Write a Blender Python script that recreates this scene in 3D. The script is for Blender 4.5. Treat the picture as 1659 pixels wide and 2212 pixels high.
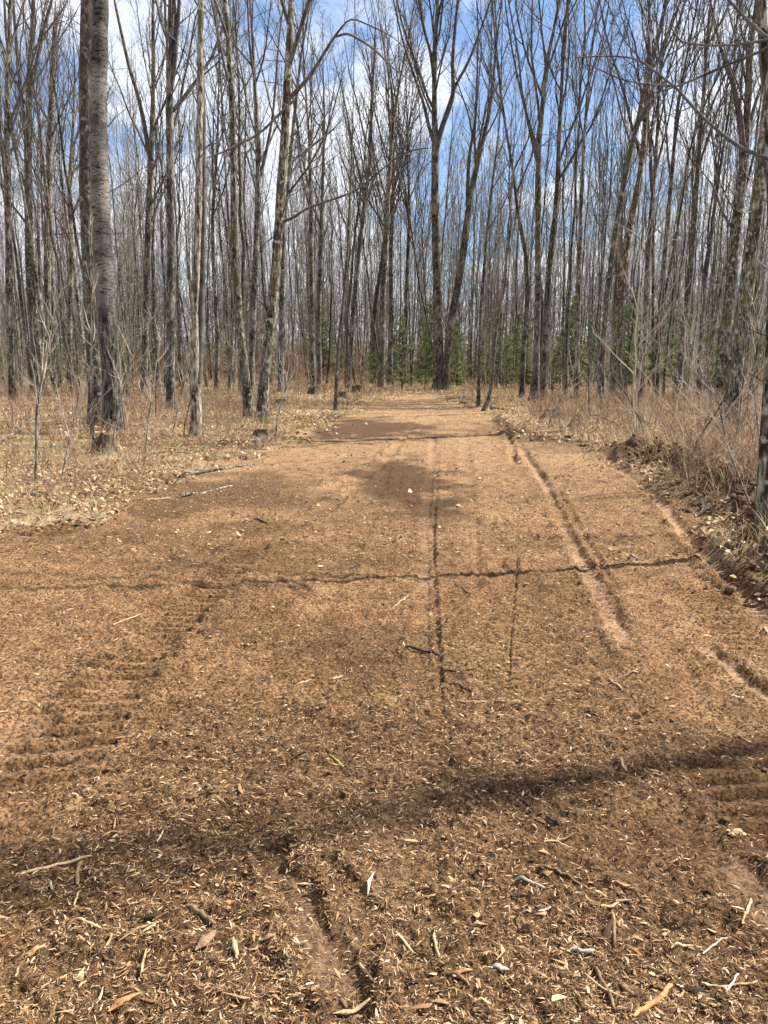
import bpy, math, random
import numpy as np
from mathutils import Vector
for o in list(bpy.data.objects): bpy.data.objects.remove(o)
S = bpy.context.scene; C = S.collection
rad = math.radians

# ------------------------------------------------------------ camera, sky, sun
F = 1661.6; CX = 829.5; CY = 1106.0; CAMH = 1.6; PITCH = rad(11.1)
cd = bpy.data.cameras.new('camera'); cam = bpy.data.objects.new('camera', cd); C.objects.link(cam)
cam.location = (0, 0, CAMH); cam.rotation_euler = (rad(90) - PITCH, 0, 0)
cd.sensor_fit = 'VERTICAL'; cd.sensor_height = 24.0; cd.lens = 24.0 * F / 2212.0
cd.clip_start = 0.05; cd.clip_end = 3000
S.camera = cam
SUN_AZ = rad(72)      # from +Y (view direction) towards +X (right)
SUN_EL = rad(47)
sd = Vector((math.sin(SUN_AZ) * math.cos(SUN_EL), math.cos(SUN_AZ) * math.cos(SUN_EL), math.sin(SUN_EL)))
sl = bpy.data.lights.new('sun', 'SUN'); sl.energy = 5.0; sl.angle = rad(0.53); sl.color = (1.0, 0.94, 0.84)
so = bpy.data.objects.new('sun', sl); C.objects.link(so)
so.rotation_euler = sd.to_track_quat('Z', 'Y').to_euler(); so.location = (30, 20, 60)
S.view_settings.view_transform = 'Standard'; S.view_settings.look = 'None'
S.view_settings.gamma = 1.0; S.view_settings.exposure = 1.27

W = bpy.data.worlds.new('World'); S.world = W; W.use_nodes = True
nt = W.node_tree; nt.nodes.clear()
def N(nt, t, **k):
    n = nt.nodes.new(t)
    for a, b in k.items(): setattr(n, a, b)
    return n
def mth(nt, op, a, b=None, c=None, clamp=False):
    n = N(nt, 'ShaderNodeMath', operation=op); n.use_clamp = clamp
    for i, v in enumerate((a, b, c)):
        if v is None: continue
        if isinstance(v, (int, float)): n.inputs[i].default_value = v
        else: nt.links.new(v, n.inputs[i])
    return n.outputs[0]
def noise(nt, vec, scale, detail=4, rough=0.55, dist=0.0):
    n = N(nt, 'ShaderNodeTexNoise'); n.inputs['Scale'].default_value = scale
    n.inputs['Detail'].default_value = detail; n.inputs['Roughness'].default_value = rough
    n.inputs['Distortion'].default_value = dist
    if vec is not None: nt.links.new(vec, n.inputs['Vector'])
    return n.outputs['Fac']
def ramp(nt, fac, stops, interp='LINEAR'):
    n = N(nt, 'ShaderNodeValToRGB'); cr = n.color_ramp; cr.interpolation = interp
    while len(cr.elements) < len(stops): cr.elements.new(0.5)
    for e, (p, c) in zip(cr.elements, stops):
        e.position = p; e.color = (c, c, c, 1) if isinstance(c, (int, float)) else (*c, 1)
    nt.links.new(fac, n.inputs[0]); return n.outputs[0]
def mixc(nt, fac, a, b, mode='MIX'):
    n = N(nt, 'ShaderNodeMix', data_type='RGBA', blend_type=mode)
    for s, v in ((n.inputs[0], fac), (n.inputs[6], a), (n.inputs[7], b)):
        if isinstance(v, (int, float)): s.default_value = v
        elif isinstance(v, tuple): s.default_value = (*v, 1)
        else: nt.links.new(v, s)
    return n.outputs[2]
def mapping(nt, vec, scale, loc=(0, 0, 0)):
    n = N(nt, 'ShaderNodeMapping'); n.inputs['Scale'].default_value = scale; n.inputs['Location'].default_value = loc
    nt.links.new(vec, n.inputs['Vector']); return n.outputs[0]

sky = N(nt, 'ShaderNodeTexSky', sky_type='NISHITA', sun_disc=False)
sky.sun_elevation = SUN_EL; sky.sun_rotation = SUN_AZ; sky.air_density = 1.0; sky.dust_density = 0.4; sky.ozone_density = 2.5
tc = N(nt, 'ShaderNodeTexCoord'); sx = N(nt, 'ShaderNodeSeparateXYZ'); nt.links.new(tc.outputs['Generated'], sx.inputs[0])
zz = mth(nt, 'ADD', mth(nt, 'MAXIMUM', sx.outputs[2], 0.0), 0.22)
cv = N(nt, 'ShaderNodeCombineXYZ')
nt.links.new(mth(nt, 'DIVIDE', sx.outputs[0], zz), cv.inputs[0]); nt.links.new(mth(nt, 'DIVIDE', sx.outputs[1], zz), cv.inputs[1])
cn = noise(nt, mapping(nt, cv.outputs[0], (1, 1, 1), (3.1, 0.4, 0)), 1.9, 8, 0.6, 0.25)
def dirpx(px, py):
    v = Vector(((px - CX) / F, math.cos(PITCH) + (CY - py) / F * math.sin(PITCH), -math.sin(PITCH) + (CY - py) / F * math.cos(PITCH)))
    return v.normalized()
def lobe(px, py, k):
    d = N(nt, 'ShaderNodeVectorMath', operation='DOT_PRODUCT'); nt.links.new(tc.outputs['Generated'], d.inputs[0])
    d.inputs[1].default_value = dirpx(px, py)
    return mth(nt, 'POWER', mth(nt, 'MAXIMUM', d.outputs['Value'], 0.0), k)
blue = mth(nt, 'ADD', lobe(1190, 230, 140), mth(nt, 'MULTIPLY', lobe(930, 470, 300), 0.55))
blue = mth(nt, 'ADD', blue, mth(nt, 'MULTIPLY', lobe(90, 150, 300), 0.8))
low = ramp(nt, sx.outputs[2], [(0.0, 0.16), (0.25, 0.09), (0.42, 0.06), (0.62, 0.0)])
cf = mth(nt, 'SUBTRACT', mth(nt, 'ADD', cn, low), mth(nt, 'MULTIPLY', blue, 0.25))
cm = ramp(nt, cf, [(0.43, 0.12), (0.58, 0.98)])
shade = noise(nt, mapping(nt, cv.outputs[0], (1, 1, 1), (7, 2, 0)), 3.2, 5, 0.6)
cc = ramp(nt, shade, [(0.35, (8.4, 9.0, 10.4)), (0.65, (11.8, 12.0, 12.4))])
skyb = mixc(nt, 1.0, sky.outputs[0], (1.08, 1.32, 1.55), 'MULTIPLY')
bg = N(nt, 'ShaderNodeBackground'); bg.inputs[1].default_value = 0.05
nt.links.new(mixc(nt, cm, skyb, cc), bg.inputs[0])
wo = N(nt, 'ShaderNodeOutputWorld'); nt.links.new(bg.outputs[0], wo.inputs[0])

# ------------------------------------------------------------ numpy helpers
RG = np.random.default_rng(11)
def nrm(v): return v / np.maximum(np.linalg.norm(v, axis=-1, keepdims=True), 1e-9)
_T = np.random.default_rng(5).random((256, 256))
def vnoise(x, y):
    xi = np.floor(x).astype(int); yi = np.floor(y).astype(int); fx = x - xi; fy = y - yi
    fx = fx * fx * (3 - 2 * fx); fy = fy * fy * (3 - 2 * fy)
    a = _T[xi & 255, yi & 255]; b = _T[(xi + 1) & 255, yi & 255]; c = _T[xi & 255, (yi + 1) & 255]; d = _T[(xi + 1) & 255, (yi + 1) & 255]
    return (a * (1 - fx) + b * fx) * (1 - fy) + (c * (1 - fx) + d * fx) * fy - 0.5
def fbm(x, y, o=3):
    s = 0; a = 1
    for i in range(o):
        s = s + a * vnoise(x + 17.3 * i, y + 9.1 * i); x = x * 2.03; y = y * 2.03; a *= 0.5
    return s
def ray(px, py):
    px = np.asarray(px, float); py = np.asarray(py, float)
    u = (CY - py) / F
    return np.stack([(px - CX) / F, math.cos(PITCH) + u * math.sin(PITCH), -math.sin(PITCH) + u * math.cos(PITCH)], -1)
def gnd(px, py):                     # ground point under a place in the photo
    d = ray(px, py); t = CAMH / -d[..., 2]
    return np.stack([d[..., 0] * t, d[..., 1] * t], -1)
def atY(px, py, Y):
    d = ray(px, py); t = Y / d[..., 1]
    return np.stack([d[..., 0] * t, d[..., 1] * t, CAMH + d[..., 2] * t], -1)
def proj_x(x, y): return CX + F * x / (y * math.cos(PITCH) + CAMH * math.sin(PITCH))
def sstep(a, b, x):
    t = np.clip((x - a) / (b - a), 0, 1); return t * t * (3 - 2 * t)
def seg_dist(x, y, poly):            # distance, side, arc length along a polyline
    best = np.full(x.shape, 1e9); side = np.zeros(x.shape); arc = np.zeros(x.shape); acc = 0; frac = np.zeros(x.shape)
    tot = sum(np.hypot(*(poly[i + 1] - poly[i])) for i in range(len(poly) - 1))
    for i in range(len(poly) - 1):
        a, b = poly[i], poly[i + 1]; d = b - a; L = np.hypot(*d)
        t = np.clip(((x - a[0]) * d[0] + (y - a[1]) * d[1]) / (L * L), 0, 1)
        qx = x - a[0] - t * d[0]; qy = y - a[1] - t * d[1]; dd = np.hypot(qx, qy)
        m = dd < best; best = np.where(m, dd, best); side = np.where(m, (d[0] * qy - d[1] * qx) / L, side)
        arc = np.where(m, acc + t * L, arc); acc += L
    return best, side, arc, tot
def G(pts): return np.array([gnd(a, b) for a, b in pts])

class M:
    def __init__(s): s.v = []; s.q = []; s.t = []; s.n = 0; s.a = []
    def add(s, v, f, rnd=None):
        v = v.reshape(-1, 3); f = np.asarray(f)
        (s.q if f.shape[-1] == 4 else s.t).append(f.reshape(-1, f.shape[-1]) + s.n)
        s.v.append(v); s.n += len(v)
        s.a.append(np.full(len(v), 0.5) if rnd is None else np.broadcast_to(rnd, (len(v),)))
    def build(s, name, mat, parent=None, smooth=True, loc=(0, 0, 0)):
        me = bpy.data.meshes.new(name)
        v = np.concatenate(s.v).astype(np.float32)
        me.vertices.add(len(v)); me.vertices.foreach_set('co', v.ravel())
        q = np.concatenate(s.q) if s.q else np.zeros((0, 4), int); t = np.concatenate(s.t) if s.t else np.zeros((0, 3), int)
        li = np.concatenate([q.ravel(), t.ravel()]).astype(np.int32)
        ls = np.concatenate([np.arange(len(q)) * 4, len(q) * 4 + np.arange(len(t)) * 3]).astype(np.int32)
        me.loops.add(len(li)); me.loops.foreach_set('vertex_index', li)
        me.polygons.add(len(ls)); me.polygons.foreach_set('loop_start', ls)
        me.update(calc_edges=True)
        if smooth: me.polygons.foreach_set('use_smooth', np.ones(len(ls), bool))
        at = me.attributes.new('rnd', 'FLOAT', 'POINT'); at.data.foreach_set('value', np.concatenate(s.a).astype(np.float32))
        me.materials.append(mat)
        o = bpy.data.objects.new(name, me); C.objects.link(o); o.location = loc
        if parent is not None: o.parent = parent
        return o
def tubes(m, P, R, k, rnd=None, rough=0.0):
    B, n, _ = P.shape
    if B == 0: return
    T = np.empty_like(P); T[:, 1:-1] = P[:, 2:] - P[:, :-2]; T[:, 0] = P[:, 1] - P[:, 0]; T[:, -1] = P[:, -1] - P[:, -2]; T = nrm(T)
    md = nrm(P[:, -1] - P[:, 0]); ax = np.zeros((B, 3)); ax[np.arange(B), np.argmin(np.abs(md), 1)] = 1
    X = nrm(np.cross(T, ax[:, None, :])); Y = np.cross(T, X)
    an = np.arange(k) * 2 * math.pi / k
    Rr = R[:, :, None] * np.ones(k)
    if rough: Rr = Rr * (1 + rough * (RG.random(Rr.shape) - 0.5) * 2)
    V = P[:, :, None] + Rr[..., None] * (np.cos(an)[None, None, :, None] * X[:, :, None] + np.sin(an)[None, None, :, None] * Y[:, :, None])
    b = np.arange(B)[:, None, None] * n * k; i = np.arange(n - 1)[None, :, None] * k; j = np.arange(k)[None, None, :]; j2 = (j + 1) % k
    f = np.stack([b + i + j, b + i + j2, b + i + k + j2, b + i + k + j], -1)
    m.add(V, f.reshape(-1, 4), None if rnd is None else np.repeat(rnd, n * k))

# ------------------------------------------------------------ things
def empty(name, loc, label, cat, group=None, color=None):
    o = bpy.data.objects.new(name, None); C.objects.link(o); o.location = loc; o.empty_display_size = 0.2
    o['label'] = label; o['category'] = cat
    if group: o['group'] = group
    return o
def tag(o, label, cat, group=None):
    o['label'] = label; o['category'] = cat
    if group: o['group'] = group
    return o
def dup(root, loc, rz, sc, label, group, color=None):
    r = root.copy(); C.objects.link(r); r.location = loc; r.rotation_euler = (0, 0, rz); r.scale = sc
    r['label'] = label
    if group: r['group'] = group
    for ch in list(root.children):
        c = ch.copy(); C.objects.link(c); c.parent = r
        if color: c.color = color
    return r

# ------------------------------------------------------------ materials
def new_mat(name, rough=0.85, spec=0.2):
    m = bpy.data.materials.new(name); m.use_nodes = True; t = m.node_tree
    p = t.nodes['Principled BSDF']; p.inputs['Roughness'].default_value = rough
    p.inputs['Specular IOR Level'].default_value = spec
    return m, t, p
def bump(t, p, h, strength, dist):
    b = N(t, 'ShaderNodeBump'); b.inputs['Strength'].default_value = strength; b.inputs['Distance'].default_value = dist
    t.links.new(h, b.inputs['Height']); t.links.new(b.outputs[0], p.inputs['Normal'])
def attr(t, name):
    n = N(t, 'ShaderNodeAttribute', attribute_name=name); return n.outputs['Fac']

def bark_mat(name, dark, mid, light, moss=0.0, lichen=0.3):
    m, t, p = new_mat(name, 0.9, 0.15)
    oc = N(t, 'ShaderNodeTexCoord').outputs['Object']; oi = N(t, 'ShaderNodeObjectInfo')
    v = mapping(t, oc, (1, 1, 0.22))
    n1 = noise(t, v, 26, 6, 0.65); n2 = noise(t, mapping(t, oc, (1, 1, 0.5)), 3.2, 4, 0.6); n3 = noise(t, oc, 7, 5, 0.6)
    c = ramp(t, mth(t, 'ADD', mth(t, 'MULTIPLY', n1, 0.6), mth(t, 'MULTIPLY', n2, 0.4)), [(0.42, dark), (0.5, mid), (0.585, light)])
    c = mixc(t, ramp(t, n3, [(0.56, 0.0), (0.64, lichen)]), c, (0.34, 0.35, 0.29))
    if moss: c = mixc(t, ramp(t, n2, [(0.60 - moss * 0.1, 0.0), (0.66 - moss * 0.1, 0.85)]), c, (0.05, 0.055, 0.012))
    c = mixc(t, 1.0, c, oi.outputs['Color'], 'MULTIPLY')
    t.links.new(c, p.inputs['Base Color']); bump(t, p, n1, 0.9, 0.02)
    return m
BARK = bark_mat('grey_bark', (0.018, 0.0165, 0.0145), (0.068, 0.062, 0.053), (0.255, 0.238, 0.205))
BARKM = bark_mat('mossy_bark', (0.016, 0.014, 0.011), (0.072, 0.063, 0.050), (0.30, 0.28, 0.225), 0.5, 0.8)
PALEB = bark_mat('pale_bark', (0.025, 0.021, 0.017), (0.17, 0.15, 0.12), (0.42, 0.38, 0.31), 0.15, 0.7)
DARKB = bark_mat('dark_bark', (0.03, 0.025, 0.02), (0.07, 0.06, 0.05), (0.15, 0.135, 0.11), 0.1, 0.5)

def aspen_mat():
    m, t, p = new_mat('smooth_grey_bark', 0.8, 0.2)
    oc = N(t, 'ShaderNodeTexCoord').outputs['Object']
    s = N(t, 'ShaderNodeSeparateXYZ'); t.links.new(oc, s.inputs[0])
    da = noise(t, mapping(t, oc, (3.0, 3.0, 9)), 2.0, 2, 0.6, 0.9)
    fine = noise(t, mapping(t, oc, (5, 5, 12)), 2.5, 6, 0.7); big = noise(t, oc, 1.3, 3, 0.5)
    c = ramp(t, fine, [(0.35, (0.10, 0.092, 0.081)), (0.65, (0.215, 0.20, 0.178))])
    c = mixc(t, ramp(t, da, [(0.58, 0.0), (0.62, 0.95)]), c, (0.025, 0.021, 0.018))
    c = mixc(t, 1.0, c, ramp(t, noise(t, oc, 1.7, 5, .65), [(.40, .35), (.56, 1.15)]), 'MULTIPLY')
    fur = noise(t, mapping(t, oc, (9, 9, 1.3)), 2.2, 5, 0.65)
    cf = ramp(t, fur, [(0.42, (0.018, 0.015, 0.012)), (0.52, (0.075, 0.067, 0.057)), (0.62, (0.17, 0.155, 0.135))])
    hz = mth(t, 'ADD', s.outputs[2], mth(t, 'MULTIPLY', big, -3.6))
    mk = ramp(t, mth(t, 'DIVIDE', hz, 4.0), [(0.02, 1.0), (0.42, 0.0)])
    c = mixc(t, mk, c, cf)
    c = mixc(t, ramp(t, noise(t, mapping(t, oc, (1, 1, 1), (4, 1, 2)), 1.1, 5, 0.7), [(0.60, 0.0), (0.68, 0.9)]), c, (0.06, 0.055, 0.012))
    t.links.new(c, p.inputs['Base Color'])
    bump(t, p, mth(t, 'ADD', mth(t, 'MULTIPLY', fur, mk), mth(t, 'MULTIPLY', da, -0.4)), 1.0, 0.05)
    return m
ASPEN = aspen_mat()

def simple_attr_mat(name, stops, rough=0.85, nscale=None, spec=0.2, trans=0.0):
    m, t, p = new_mat(name, rough, spec)
    c = ramp(t, attr(t, 'rnd'), stops)
    if nscale:
        oc = N(t, 'ShaderNodeTexCoord').outputs['Object']
        c = mixc(t, 1.0, c, ramp(t, noise(t, oc, nscale, 4, 0.6), [(0.3, 0.55), (0.7, 1.25)]), 'MULTIPLY')
    t.links.new(c, p.inputs['Base Color'])
    if trans:
        tr = N(t, 'ShaderNodeBsdfTranslucent'); t.links.new(c, tr.inputs[0]); mx = N(t, 'ShaderNodeMixShader'); mx.inputs[0].default_value = trans
        t.links.new(p.outputs[0], mx.inputs[1]); t.links.new(tr.outputs[0], mx.inputs[2]); t.links.new(mx.outputs[0], t.nodes['Material Output'].inputs[0])
    return m
def twig_mat(name, a, b):
    m, t, p = new_mat(name, 0.8, 0.2); oc = N(t, 'ShaderNodeTexCoord').outputs['Object']; oi = N(t, 'ShaderNodeObjectInfo')
    c = ramp(t, noise(t, oc, 5, 3, 0.6), [(0.35, a), (0.65, b)])
    c = mixc(t, 1.0, c, oi.outputs['Color'], 'MULTIPLY'); t.links.new(c, p.inputs['Base Color']); return m
TWIG = twig_mat('grey_twig', (0.042, 0.038, 0.036), (0.135, 0.124, 0.113))
TWIGF = twig_mat('far_twig', (0.085, 0.074, 0.06), (0.22, 0.195, 0.155))
PALET = twig_mat('pale_twig', (0.32, 0.27, 0.22), (0.48, 0.42, 0.35))

# ------------------------------------------------------------ the lie of the land
PATH_L = G([(-900, 1330), (-300, 1215), (0, 1178), (130, 1140), (245, 1105), (330, 1062), (420, 1020), (520, 985), (600, 958), (690, 935), (700, 915), (760, 884), (800, 872), (830, 862), (860, 858)])
PATH_R = G([(2900, 2212), (2000, 1500), (1659, 1275), (1560, 1190), (1490, 1120), (1400, 1055), (1325, 995), (1265, 962), (1130, 950), (1095, 918), (1060, 893), (1035, 878), (1010, 868), (960, 862)])
def edge_x(poly, y):
    i = np.argsort(poly[:, 1]); return np.interp(y, poly[i, 1], poly[i, 0])
def trail(x, y):                    # 1 on the trail, 0 on the verge; ragged edge
    w = fbm(x * 1.3, y * 1.3, 3) * np.clip(0.10 * y, 0.3, 1.6)
    xl = edge_x(PATH_L, y); xr = edge_x(PATH_R, y)
    m = np.minimum(x - xl, xr - x) + w
    return np.where(y > 38, -1, m)
RUTS = [  # path in the photo, half width m, depth m, clay 0..1
 ([(520, 1780), (560, 1845), (610, 1905), (655, 1975), (700, 2080), (755, 2190), (790, 2300)], 0.065, 0.024, .72),
 ([(735, 1900), (760, 1960), (745, 2040), (775, 2110)], 0.07, 0.014, .5),
 ([(937, 940), (933, 1000), (922, 1090), (921, 1200), (915, 1300), (912, 1400), (900, 1520)], 0.07, 0.018, .55),
 ([(946, 960), (944, 1050), (937, 1150), (941, 1300), (948, 1420), (960, 1640)], 0.022, 0.020, .0),
 ([(1115, 1160), (1117, 1240), (1108, 1320), (1103, 1400), (1092, 1530)], 0.012, 0.018, .1),
 ([(1028, 1120), (1030, 1220), (1032, 1330)], 0.03, 0.012, .2),
 ([(1078, 1190), (1076, 1310)], 0.06, 0.014, .4),
 ([(1120, 960), (1180, 1050), (1225, 1150), (1265, 1225), (1305, 1300), (1400, 1480)], 0.07, 0.024, .8),
 ([(1200, 1045), (1258, 1150), (1310, 1240), (1360, 1330)], 0.035, 0.022, .0),
 ([(1300, 985), (1350, 1025), (1430, 1085), (1470, 1140), (1525, 1200), (1600, 1275), (1700, 1390)], 0.085, 0.032, 1.),
 ([(1450, 1095), (1500, 1160), (1560, 1225), (1659, 1330)], 0.10, 0.030, .1),
 ([(1490, 1370), (1535, 1405), (1590, 1450), (1659, 1500), (1750, 1570), (1850, 1660)], 0.065, 0.03, .9),
 ([(1540, 1830), (1590, 1870), (1640, 1930), (1720, 2010), (1800, 2100)], 0.09, 0.015, .72),
 ([(1085, 905), (1105, 960), (1112, 1010)], 0.07, 0.05, .0),
 ([(830, 1000), (700, 1060), (620, 1110), (560, 1170), (500, 1240), (430, 1300), (330, 1390), (200, 1560), (60, 1720)], 0.15, 0.018, .42),
 ([(-60, 1215), (30, 1175), (110, 1150)], 0.12, 0.02, .6),
 ([(-40, 1640), (30, 1590), (110, 1530)], 0.12, 0.02, .6),
 ([(880, 1690), (870, 1800), (850, 1900), (760, 1990)], 0.12, 0.012, .45),
 ([(560, 1180), (700, 1100), (800, 1020), (860, 960), (900, 910)], 0.10, 0.02, .25),
 ([(1000, 930), (1010, 1050), (1030, 1250), (1045, 1400)], 0.10, 0.012, .3),
 ([(1090, 920), (1150, 1010), (1190, 1060), (1250, 1190)], 0.10, 0.018, .3),
 ([(870, 930), (835, 1000), (800, 1090), (740, 1220), (640, 1420)], 0.12, 0.014, .25),
 ([(1300, 1180), (1380, 1300), (1450, 1420), (1560, 1600)], 0.10, 0.014, .2),
]
TREADS = [  # path, half width, bar spacing, depth
 ([(60, 1730), (130, 1620), (190, 1535), (245, 1470), (320, 1395)], 0.22, 0.125, 0.055),
 ([(330, 1400), (400, 1320), (470, 1255), (540, 1185), (590, 1120)], 0.13, 0.10, 0.028),
 ([(-20, 1200), (80, 1160), (200, 1130)], 0.22, 0.10, 0.04),
 ([(1500, 1170), (1580, 1250), (1680, 1350), (1800, 1450)], 0.24, 0.09, 0.035),
 ([(1540, 1600), (1600, 1680), (1680, 1760), (1780, 1880)], 0.20, 0.11, 0.04),
 ([(1240, 1200), (1280, 1270), (1320, 1340)], 0.14, 0.09, 0.03),
 ([(1480, 1250), (1560, 1330), (1659, 1420)], 0.16, 0.09, 0.04),
]
RUTS = [(G(a), b, c, d) for a, b, c, d in RUTS]; TREADS = [(G(a), b, c, d) for a, b, c, d in TREADS]
BANK = G([(1320, 975), (1380, 1000), (1440, 1012), (1510, 1030), (1570, 1065), (1620, 1110), (1680, 1180), (1800, 1300)])
BANK2 = G([(1070, 905), (1110, 935), (1180, 955)])
SOIL_SHADE = [(400, 2060, 1.1, .35, .5), (1150, 1980, 1.0, .4, .5), (800, 2190, 1.2, .3, .5), (250, 1850, .9, .3, .5), (1450, 1900, .8, .5, .45), (900, 1640, 1.0, .4, .35), (865, 1040, .85, 3.0, 1.), (520, 1065, 1.6, 1.8, .7), (760, 925, 2.4, 3.4, 1.), (1075, 930, 1.0, 2.2, .6), (1250, 965, 1.2, 1.2, .5), (560, 1140, .8, .5, .6),
 (1150, 1740, .45, .35, .6), (780, 1800, .6, .3, .55), (120, 1900, .7, .25, .6), (1600, 1700, .4, .5, .6), (880, 1420, .5, .5, .45), (250, 1160, .8, .4, .45), (1500, 2050, .5, .4, .4), (1100, 2120, .5, .25, .4), (300, 2150, .6, .25, .4), (650, 1200, 1.2, .8, .35)]  # dark trail patches: churned soil, with tree shade painted into the colour
def base_h(x, y):
    tr = trail(x, y); off = 1 - sstep(-0.25, 0.15, tr)
    h = 0.05 * fbm(x * 0.35, y * 0.35, 2) + off * (0.045 + 0.06 * fbm(x * 1.1, y * 1.1, 3))
    h = h + 0.35 * np.clip(y - 60, 0, 200) * 0.02
    return h
def height(x, y, fine=True):
    h = base_h(x, y); clay = np.zeros_like(h); soil = np.zeros_like(h)  # soil mask: dark earth plus painted shade in treads and patches
    if not fine: return h
    r = np.hypot(x, y)
    for poly, hw, dep, cl in RUTS:
        d, s, a, L = seg_dist(x, y, poly)
        if d.min() > 2: continue
        fd = min(.9, L * .22); e = sstep(0, fd, a) * sstep(0, fd, L - a)
        wob = hw * (1 + 0.5 * vnoise(x * 5, y * 5))
        wob = wob * (1 + 0.7 * fbm(x * 14, y * 14, 2)); k = (1 - sstep(wob * 0.4, wob * 1.25, d)) * np.clip(.95 + .9 * vnoise(x * 1.9 + 7, y * 1.9), .3, 1.2)
        ridge = np.exp(-((d - wob * 1.45) / (wob * 0.35)) ** 2)
        h = h - e * dep * k + e * ridge * dep * 0.6
        clay = np.maximum(clay, cl * e * np.clip(.85 + 1.3 * fbm(x * 1.4 + 2, y * .7, 2), .25, 1.15) * (1 - sstep(wob * 0.45, wob * 1.05, d)))
    tread = np.zeros_like(h)
    for poly, hw, sp, dep in TREADS:
        d, s, a, L = seg_dist(x, y, poly)
        e = sstep(0, 0.3, a) * sstep(0, 0.3, L - a) * (1 - sstep(hw * 0.85, hw * 1.1, d + 0.05 * vnoise(x * 9, y * 9)))
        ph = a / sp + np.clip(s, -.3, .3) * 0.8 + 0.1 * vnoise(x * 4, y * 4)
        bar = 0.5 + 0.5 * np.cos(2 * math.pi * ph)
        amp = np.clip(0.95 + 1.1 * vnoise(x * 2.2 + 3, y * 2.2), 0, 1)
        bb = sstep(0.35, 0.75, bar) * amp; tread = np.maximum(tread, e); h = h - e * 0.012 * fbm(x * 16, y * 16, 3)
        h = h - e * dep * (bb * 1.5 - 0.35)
        soil = np.maximum(soil, e * (0.1 + 1.0 * bb))  # darkens the troughs: lug shade painted in with the exposed soil
    for px, py, rx, ry, k_ in SOIL_SHADE:
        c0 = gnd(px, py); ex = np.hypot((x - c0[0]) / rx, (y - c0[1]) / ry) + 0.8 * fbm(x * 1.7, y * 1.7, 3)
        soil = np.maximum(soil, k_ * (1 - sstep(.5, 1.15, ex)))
    for poly, hw, hh in ((BANK, 0.36, 0.24), (BANK2, 0.2, 0.06)):
        d, s, a, L = seg_dist(x, y, poly)
        k = np.exp(-(d / hw) ** 2) * sstep(0, 0.6, a)
        h = h + k * hh * np.clip(0.9 + 1.6 * fbm(x * 3.5, y * 3.5, 3), 0.1, 2)
        soil = np.maximum(soil, np.clip(k * 1.6, 0, 1))
    f = 1 - 0.75 * np.clip(clay * 1.4, 0, 1)
    near = np.clip(1.6 - r / 14, 0.3, 1); f = f * (1 - .65 * tread)
    h = h + f * (0.020 * fbm(x * 4, y * 4, 3) + near * (0.022 * fbm(x * 16, y * 16, 3) + 0.020 * fbm(x * 42, y * 42, 2)))
    cl = vnoise(x * 7 + 40, y * 7); h = h + f * np.clip(cl - 0.27, 0, 1) * 0.13 * near
    height.tread = tread
    return h, clay, soil
def Hs(x, y):
    return float(height(np.array([float(x)]), np.array([float(y)]))[0][0])
def Harr(x, y): return height(np.asarray(x, float), np.asarray(y, float))[0]

# ground grid: rows get wider with distance
def make_ground():
    ys = np.exp(np.linspace(math.log(0.9), math.log(150), 1080)); t = np.linspace(-1, 1, 640); t = 0.72 * t + 0.9 * t ** 7
    Y = np.repeat(ys[:, None], 640, 1); X = Y * t[None, :] * 1.0 + np.sign(t) * np.abs(t) ** 5 * 3.0
    h, clay, soil = height(X, Y); tr = trail(X, Y)
    V = np.stack([X, Y, h], -1).reshape(-1, 3)
    i = np.arange(1079)[:, None] * 640; j = np.arange(639)[None, :]
    q = np.stack([i + j, i + j + 1, i + 641 + j, i + 640 + j], -1)
    tc_ = (tr[:-1, :-1] + tr[1:, 1:]) * 0.5; sel = tc_ > -0.02
    return V, q, sel, clay.ravel(), soil.ravel(), tr.ravel(), X.ravel(), Y.ravel()
def sub_obj(name, V, q, mat, attrs):
    u, inv = np.unique(q.ravel(), return_inverse=True)
    m = M(); m.add(V[u], inv.reshape(-1, 4)); o = m.build(name, mat)
    for k, a in attrs.items():
        at = o.data.attributes.new(k, 'FLOAT', 'POINT'); at.data.foreach_set('value', a[u].astype(np.float32))
    o['kind'] = 'structure'
    return o
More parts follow.
